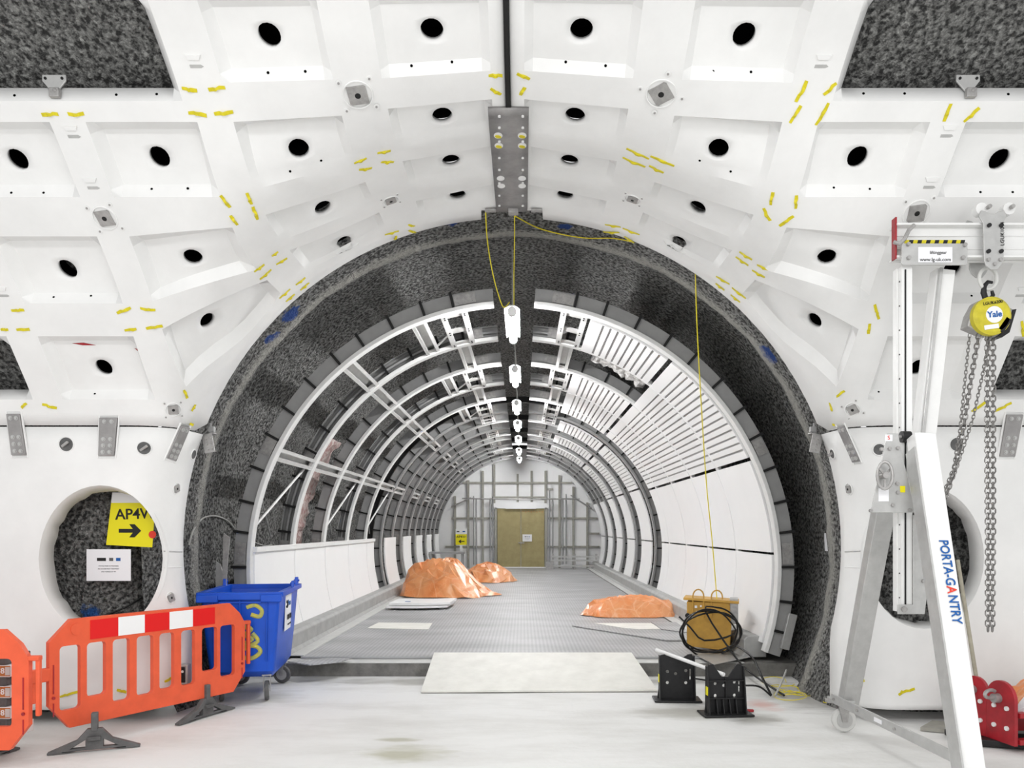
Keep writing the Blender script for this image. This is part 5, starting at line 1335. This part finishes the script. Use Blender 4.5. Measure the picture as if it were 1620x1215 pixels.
# clamp plate with sticker and hazard strip
c0, c1, d0, d1 = gpt(1416, 0).x, gpt(1518, 0).x, gz(383), gz(422)
mb = MB(); mb.prism(rrect(c0, d1, c1, gz(388), .015), 'y', .012, (0, -.09, 0)); mb.build('clamp_plate', M['alugrey'], ga, bevel=.002)
for px, py in ((1425, 395), (1513, 396), (1426, 416), (1510, 416)):
    p = gpt(px, py); p.y = -.095; MB().cyl(p, p+Vector((0, -.02, 0)), .014, 6).build('bolt', M['galv'], ga)
s0, s1 = gpt(1441, 0).x, gpt(1494, 0).x
MB().box(((s0+s1)/2, -.098, (gz(394)+gz(418))/2), (s1-s0, .003, gz(394)-gz(418))).build('sticker', M['paper'], ga)
text('www.lg-uk.com', .034, ((s0+s1)/2, -.101, gz(414)), (PI/2, 0, 0), M['gfoot'], ga); text('liftinggear', .030, ((s0+s1)/2+.02, -.101, gz(403)), (PI/2, 0, 0), M['gfoot'], ga)
hz = MB()
h0, h1 = gpt(1422, 0).x, gpt(1516, 0).x; nh = 14
for k in range(nh):
    xa = h0+(h1-h0)*k/nh; ww = (h1-h0)/nh; zz = gz(384.5); hz.prism([(xa, zz-.018), (xa+ww, zz-.018), (xa+ww+.01, zz+.018), (xa+.01, zz+.018)], 'y', .003, (0, -.067, 0), mi=k % 2)
hz.build('hazard_strip', [M['yellow'], M['ink']], ga)
# telescopic post
pz0, pz1 = gz(969), gz(420)
pa, pb = gpt(1421, 0).x, gpt(1438, 0).x
mb = MB(); mb.box(((pa+pb)/2, 0, (pz0+pz1)/2), (pb-pa, .10, pz1-pz0)); mb.box((pa-.004, .03, (pz0+pz1)/2), (.012, .06, pz1-pz0)); mb.build('post', M['alu'], ga, bevel=.004)
MB().box((gpt(1426.5, 0).x, -.052, (pz0+pz1)/2), (.010, .006, pz1-pz0-.05)).build('rack_slot', M['dark'], ga)
mb = MB()
for k in range(14): z = pz0+.1+(pz1-pz0-.2)*k/13; mb.cyl((pa-.003, -.02, z), (pa+.003, -.02, z), .006, 6)
mb.build('rivets', M['dark'], ga)
# short brace post from the beam to the knuckle
a, b = gpt(1500, 424), gpt(1468, 700); a.y = .07; b.y = .07; MB().bar(a, b, .13, .10, up=(0, 1, 0)).build('brace_post', M['alu'], ga, bevel=.004)
a, b = gpt(1489, 424), gpt(1459, 700); a.y = .0; b.y = .0; MB().bar(a, b, .02, .02, up=(0, 1, 0)).build('brace_edge', M['alugrey'], ga)
a, b = gpt(1472, 690), gpt(1462, 760); a.y = b.y = .07; MB().bar(a, b, .12, .1, up=(0, 1, 0)).build('brace_post', M['alu'], ga, bevel=.004)
# inner slider with bottom bracket
mb = MB(); q = [gpt(1437, 815), gpt(1449, 815), gpt(1460, 930), gpt(1455, 970), gpt(1413, 970), gpt(1413, 955), gpt(1437, 955)]
mb.prism([(p.x, p.z) for p in q], 'y', .012, (0, -.062, 0)); mb.build('bottom_bracket', M['alugrey'], ga, bevel=.003)
for px, py in ((1422, 962), (1452, 918)): p = gpt(px, py); p.y = -.066; MB().cyl(p, p+Vector((0, -.02, 0)), .02 if px < 1430 else .013, 10).build('bolt', M['galv'], ga)
# A-frame: knuckle plate, legs, castors, tie bar
LX = .0
kn = [(1402, 686), (1419, 686), (1446, 811), (1376, 811)]
q = [gpt(x, y, gy-.12) for x, y in kn]; mb = MB(); mb.prism([(p.x, p.z) for p in q], 'y', .012, (0, -.13, 0)); mb.build('knuckle_plate', M['alugrey'], ga, bevel=.003)
for px, py in ((1393, 711), (1406, 710), (1419, 709), (1376, 808), (1438, 807), (1411, 799), (1418, 765), (1419, 779)):
    p = gpt(px, py, gy-.13); p.y = -.136; MB().cyl(p, p+Vector((0, -.018, 0)), .013, 6).build('bolt', M['galv'], ga)
p = gpt(1405, 693, gy-.13); MB().box((p.x, -.138, p.z), (.05, .003, .045)).build('sticker', M['paper'], ga)
text('S', .04, (p.x, -.141, p.z), (PI/2, 0, 0), M['inkred'], ga)
p = gpt(1427, 774, gy-.13); MB().box((p.x, -.138, p.z), (.035, .003, .045)).build('yellow_sticker', M['signy'], ga)
p = gpt(1397, 783, gy-.13); MB().box((p.x, -.138, p.z), (.07, .003, .09)).build('sticker', M['paper'], ga)
c = gpt(1400, 752, gy-.2); c.y = -.2; MB().tube([c+Vector((.042*math.cos(t), -.02*math.cos(t), .092*math.sin(t))) for t in [2*PI*k/20 for k in range(20)]], .011, 8, closed=True).build('hand_wheel', M['galv'], ga)
mb = MB(); mb.cyl(c+Vector((0, .06, 0)), c+Vector((0, -.02, 0)), .022, 12)
for k in range(3): t = 2*PI*k/3+.5; mb.bar(c, c+Vector((.042*math.cos(t), 0, .09*math.sin(t))), .014, .01, up=(0, 1, 0))
mb.build('wheel_hub', M['galv'], ga)
c = gpt(1437, 690, gy-.1); MB().cyl((c.x-.03, -.06, c.z), (c.x+.03, -.06, c.z), .04, 18).build('pulley', M['black'], ga); MB().cyl((c.x-.07, -.06, c.z), (c.x+.07, -.06, c.z), .012, 8).build('pulley_pin', M['galv'], ga)
# legs lie in a plane across the beam
def leg(a, b, w_, t_, nm='leg'):
    mb = MB(); mb.bar(a, b, w_, t_, up=(1, 0, 0)); mb.build(nm, M['alu'], ga, bevel=.006)
ra = Vector((gpt(1397, 812, 5.62).x, .28, gz(812, 5.62))); rb = Vector((P(1341, 1110, 6.34).x-gx, .98, .24))
mb = MB(); mb.bar(ra+Vector((.02, 0, .1)), rb, .10, .14, up=(1, 0, 0)); mb.build('leg', M['alugrey'], ga, bevel=.006)
fa = P(1441, 690, 5.2)-GO; fb = P(1528, 1222, 4.50)-GO
mb = MB(); mb.bar(fa+Vector((.07, 0, .0)), fb+Vector((.02, 0, -.02)), .12, .145, up=(1, 0, 0)); mb.build('leg', M['alu'], ga, bevel=.006)
mb = MB(); mb.bar(fa+Vector((-.012, -.02, -.1)), fb+Vector((-.055, -.02, .0)), .12, .012, up=(1, 0, 0)); mb.build('leg_edge', M['alugrey'], ga)
# leg lettering, running down the leg
dv = (fb-fa).normalized(); nx_ = Vector((0, -1, 0)); side = dv.cross(nx_).normalized(); nn = side.cross(dv).normalized()
lt_o = P(1487, 930, 4.86)-GO
Rm = Matrix((dv, (nn.cross(dv)), nn)).transposed()
def legtext(s_, sz, off, m, up=0.0):
    o = text(s_, sz, (0, 0, 0), (0, 0, 0), m, ga, align='LEFT', bold=.001)
    return o
mid = (fa+fb)/2+Vector((.045, 0, -.01)); 
tcen = fa.lerp(fb, .44)+Vector((.062, -.0, -.0))+nn*.064
off = -.20
for s_, m_ in (('PORTA-G', 'inkblue'), ('A', 'inkred'), ('NTRY', 'inkblue')):
    o = legtext(s_, .085, off, M[m_]); p = tcen+dv*off; off += (max(v.co.x for v in o.data.vertices)+.008)*.84; M4 = Rm.to_4x4(); M4.translation = p; o.parent = None; o.parent = ga; o.matrix_local = M4 @ Matrix.Diagonal((.84, 1, 1, 1))
# castor on the rear leg and foot plate
cx_ = P(1337, 1140, 6.3).x-gx
def gcaster(x, y, nm):
    f = empty(nm, (x, y, 0)); f.parent = ga; r = .10
    mb = MB(); mb.cyl((-.045+.045, -.022, r), (0, .022, r), r, 26); mb.build('tyre', M['mesh_off'], f, bevel=.01)
    mb = MB(); mb.cyl((0, -.028, r), (0, .028, r), r*.66, 20); mb.build('hub', M['alugrey'], f)
    mb = MB()
    for q in (-1, 1): mb.prism([(-.06, .235), (.04, .235), (.02, r-.015), (-.02, r-.015)], 'y', .006, (0, q*.035, 0))
    mb.box((-.01, 0, .238), (.14, .10, .012)); mb.build('fork', M['galv'], f)
    mb = MB(); mb.box((-.10, -.01, .26), (.10, .06, .03)); mb.build('brake_lever', M['galv'], f, bevel=.004)
gcaster(cx_, .98, 'caster'); gcaster(cx_-.02, 4.42-gy, 'caster')
mb = MB(); a = P(1316, 1104, 6.25)-GO; b = P(1530, 1208, 4.58)-GO
mb.bar(a, b, .012, .075); mb.build('tie_bar', M['alugrey'], ga, bevel=.003)
for f in (.03, .25, .55, .97): p = a.lerp(b, f)+Vector((-.006, 0, 0)); MB().cyl(p, p+Vector((-.012, -.004, 0)), .011, 8).build('bolt', M['galv'], ga)
p = a.lerp(b, .42)+Vector((-.008, -.002, 0)); mb = MB(); mb.bar(p-(b-a).normalized()*.05, p+(b-a).normalized()*.05, .004, .03); mb.build('sticker', M['paper'], ga)
mb = MB(); mb.box((P(1331, 1104, 6.3).x-gx, .96, .27), (.16, .18, .02)); mb.build('castor_plate', M['alugrey'], ga, bevel=.003)
# ---- beam trolley
ty = 5.26
tr = empty('beam_trolley', (P(1568, 380, gy).x, gy, gz(380))); tag(tr, 'grey push trolley riding on the gantry beam', 'trolley')
TO = tr.location.copy()
out = [(1548,342),(1552,333),(1560,335),(1566,339),(1573,339),(1579,335),(1588,333),(1592,342),(1587,352),(1587,412),(1583,420),(1577,427),(1567,427),(1559,420),(1556,412),(1555,354)]
for y_ in (-.085, .085):
    mb = MB(); mb.prism([((P(x, z_, gy-.085)-TO).x, (P(x, z_, gy-.085)-TO).z) for x, z_ in out], 'y', .012, (0, y_, 0)); mb.build('side_plate', M['alugrey'], tr, bevel=.003)
for px, py in ((1550, 337), (1586, 337)):
    p = P(px, py, gy)-TO; MB().cyl((p.x-(.03 if px < 1560 else 0), -.075, p.z+.0), (p.x-(.03 if px < 1560 else 0), -.02, p.z), .042, 18).build('wheel', M['alu'], tr); MB().cyl((p.x, -.092, p.z), (p.x, -.12, p.z), .015, 8).build('axle_bolt', M['galv'], tr)
for px, py in ((1564,357),(1583,357),(1563,398),(1583,398)): p = P(px, py, gy-.09)-TO; MB().cyl((p.x, -.091, p.z), (p.x, -.105, p.z), .014, 10).build('bolt', M['black'], tr)
for px, py in ((1563,411),(1582,411),(1573,418)): p = P(px, py, gy-.09)-TO; MB().cyl((p.x, -.091, p.z), (p.x, -.105, p.z), .013, 8).build('bolt', M['galv'], tr)
text('LGUK1044', .036, ((P(1573, 378, gy)-TO).x, -.093, (P(1573, 378, gy)-TO).z), (PI/2, rad(90)*-1, 0), M['ink'], tr)
p = P(1563, 440, gy)-TO; lk = [(p.x+.062*math.cos(t), 0, p.z+.08*math.sin(t)*(1 if math.sin(t) < 0 else .9)+.0) for t in [2*PI*k/20 for k in range(20)]]
MB().tube(lk, .013, 8, closed=True).build('shackle', M['mesh_off'], tr)
# ---- chain hoist
hc = P(1563, 505, gy); hc.y = gy; ho = empty('chain_hoist', hc); tag(ho, 'manual chain hoist with yellow round cover hanging from the beam trolley', 'hoist')
def h_(px, py, d=gy): v = P(px, py, d)-hc; return v
hk = [h_(1570,447), h_(1563,446), h_(1557,453), h_(1556,463), h_(1559,472), h_(1566,474), h_(1571,467), h_(1569,460)]
MB().tube(hk, [.010, .014, .018, .02, .02, .018, .014, .010], 8).build('top_hook', M['black'], ho)
Rz = Matrix.Rotation(rad(-8), 3, 'Y'); R2 = Matrix.Rotation(rad(18), 3, 'Z')
body = [(1543,478),(1555,477),(1592,488),(1602,492),(1590,527),(1578,535),(1550,528),(1527,518),(1532,498)]
mb = MB(); mb.prism([(h_(x, z).x, h_(x, z).z) for x, z in body], 'y', .10, (0, .02, 0)); mb.build('gear_case', M['galv'], ho, bevel=.008)
mb = MB(); mb.prism([(h_(x, z).x, h_(x, z).z) for x, z in [(1597,492),(1603,491),(1592,528),(1580,536),(1572,534),(1588,522)]], 'y', .12, (0, .02, 0)); mb.build('edge_guard', M['black'], ho, bevel=.004)
c = h_(1560, 504); MB().tube([c+Vector((0, -.03, 0)), c+Vector((0, -.07, 0)), c+Vector((0, -.085, 0))], [.134, .134, .115], 32).build('hand_wheel_cover', M['hoisty'], ho, smooth=30)
c = h_(1561, 503); MB().cyl(c+Vector((0, -.08, 0)), c+Vector((0, -.089, 0)), .058, 24).build('badge', M['paper'], ho)
text('Yale', .058, (c.x, -.092, c.z), (PI/2, rad(-5), 0), M['inkblue'], ho, bold=.001); text('LGUK6200', .030, (c.x-.01, -.088, c.z+.082), (PI/2, rad(-8), 0), M['ink'], ho)
MB().box((c.x-.02, -.088, c.z-.085), (.10, .004, .03), Matrix.Rotation(rad(-8), 3, 'Y')).build('sticker', M['paper'], ho)
mb = MB(); mb.box((h_(1578,518).x, -.06, h_(1578,518).z), (.05, .05, .11), Matrix.Rotation(rad(35), 3, 'Y')); mb.build('chain_guide', M['black'], ho, bevel=.006)
def chain(pts, pitch, wr, wd, nm='load_chain', n1=10, n2=5):
    pts = [Vector(p) for p in pts]; seg = []; tot = 0
    for a, b in zip(pts, pts[1:]): seg.append((tot, (b-a).length)); tot += (b-a).length
    def at(s):
        for (a, b), (s0, l) in zip(zip(pts, pts[1:]), seg):
            if s <= s0+l: return a.lerp(b, (s-s0)/l), (b-a).normalized()
        return pts[-1], (pts[-1]-pts[-2]).normalized()
    mb = MB(); k = 0; s = 0
    while s < tot:
        c, d = at(s); u = d.cross(Vector((0, 1, 0))); u = u.normalized() if u.length > .1 else d.orthogonal().normalized(); v = d.cross(u)
        w_ = u*math.cos(rad(45+90*(k % 2)))+v*math.sin(rad(45+90*(k % 2)))
        lp = []
        for j in range(n1):
            t = 2*PI*j/n1; x = math.cos(t); y = math.sin(t); lx = (pitch*.66)*(abs(x)**.7)*(1 if x > 0 else -1); ly = wd*y; lp.append(c+d*lx+w_*ly)
        mb.tube(lp, wr, n2, closed=True); s += pitch; k += 1
    return mb.build(nm, M['chain'], ho, smooth=50)
chain([h_(1534,531), h_(1527,600,5.35), h_(1519,680,5.35), h_(1509,740,5.33), h_(1489,790,5.30)], .026, .0035, .010, 'hand_chain')
chain([h_(1548,532), h_(1540,580), h_(1530,640), h_(1521,700), h_(1508,750), h_(1492,800), h_(1480,832,5.42), h_(1462,880,5.5), h_(1440,935,5.5)], .036, .0055, .016)
chain([h_(1566,534), h_(1553,600), h_(1540,660), h_(1527,700), h_(1512,745), h_(1500,770)], .026, .0035, .010, 'hand_chain')
chain([h_(1562,534), h_(1562,700), h_(1563,850), h_(1563,1000)], .036, .0055, .016)
chain([h_(1571,534), h_(1571,700), h_(1571,850), h_(1570,1000)], .036, .0055, .016)
p = h_(1448, 889, 5.45); mb = MB(); mb.box(p, (.055, .05, .06)); mb.cyl(p+Vector((-.02, -.03, 0)), p+Vector((.0, -.05, 0)), .014, 10); mb.build('bottom_hook', M['black'], ho, bevel=.01)
# ---------------------------------------------------------------- red plates, tarpaulin and pole at the lower right
ru = empty('red_lifting_frame', (3.75, 6.0, 0)); tag(ru, 'red painted steel frame of round topped bolted plates on black skids', 'frame')
RO_ = Vector((3.75, 6.0, 0))
def redplate(x0, x1, d0, d1, zt_, cap=True):
    """plate from (x0 px, depth d0) to (x1 px, depth d1), rounded at its top"""
    a = P(x0, VY, d0)-RO_; b = P(x1, VY, d1)-RO_; a.z = b.z = 0; L_ = (b-a).length; R = Matrix.Rotation(math.atan2(b.y-a.y, b.x-a.x), 3, 'Z')
    out = [(0, .06), (L_, .06)]; r_ = L_/2
    out += [(L_/2+r_*math.cos(t), zt_-r_+r_*math.sin(t)) for t in [rad(12*k) for k in range(16)]]
    mb = MB(); mb.prism(out, 'y', .03, a, R=R); mb.build('red_plate', M['redpaint'], ru, bevel=.003)
    nrm_ = R @ Vector((0, -1, 0))
    for u in (.3, .75):
        for z in (.18, .33): p = a+R @ Vector((u*L_, -.015, z)); MB().cyl(p, p+nrm_*.014, .018, 8).build('bolt', M['alu'], ru)
    p = a+R @ Vector((.45*L_, -.015, zt_-r_*1.0)); MB().cyl(p, p+nrm_*.05, .036, 14).build('axle_nut', M['galv'], ru); return a, b, R, nrm_
redplate(1523, 1564, 6.15, 5.95, .52)
a, b, R, nv = redplate(1563, 1608, 5.95, 5.68, .53)
p = P(1567, 1098, 5.8)-RO_; MB().tube([p+Vector((.055*math.cos(t), .02*math.cos(t), .03*math.sin(t))) for t in [rad(40+28*k) for k in range(11)]], .014, 8).build('shackle', M['galv'], ru)
c = P(1612, VY, 5.68)-RO_; c.z = 0
mb = MB(); mb.bar(c+Vector((0, .02, .29)), c+Vector((.8, .2, .29)), .06, .04); mb.bar(c+Vector((0, .02, .09)), c+Vector((.8, .2, .09)), .06, .04); mb.bar(c+Vector((.2, .05, .09)), c+Vector((.2, .05, .29)), .05, .04, up=(0, 1, 0)); mb.box(c+Vector((.3, .35, .19)), (.6, .03, .2)); mb.build('rear_frame', M['redpaint'], ru, bevel=.004)
mb = MB(); mb.bar(c+Vector((-.30, .3, .035)), c+Vector((.6, -.0, .035)), .12, .05); mb.bar(c+Vector((-.28, .45, .035)), c+Vector((.6, .4, .035)), .12, .05); mb.build('skid', M['black'], ru, bevel=.006)
heap('tarpaulin', 4.18, 6.04, .30, (.42, .30), .26, lambda x, y: 1+.6*x, 21, 'orange tarpaulin draped over the red frame at the right edge', crumple=.25, n=20, rings=6, pw=2)
heap('plastic_bag', 3.93, 5.78, .29, (.16, .14), .16, lambda x, y: 1, 27, 'crumpled white bag lying on the red frame', m=M['paper'], crumple=.35, n=18, rings=6, pw=3, cat='bag')
rod('wooden_pole', P(1546, 1082, 6.25), P(1515, 886, 6.52), .016, M['wood'], 'pale wooden pole leaning on the right wall beside the oval opening', 'pole', n=10)
# white block inside the right oval
o = MB().box((0, 0, 0), (.20, .16, .18)).build('white_block', M['whitesheet'], bevel=.006); o.location = P(1476, 1000, 6.85); tag(o, 'white block on the sill of the right oval opening', 'block')
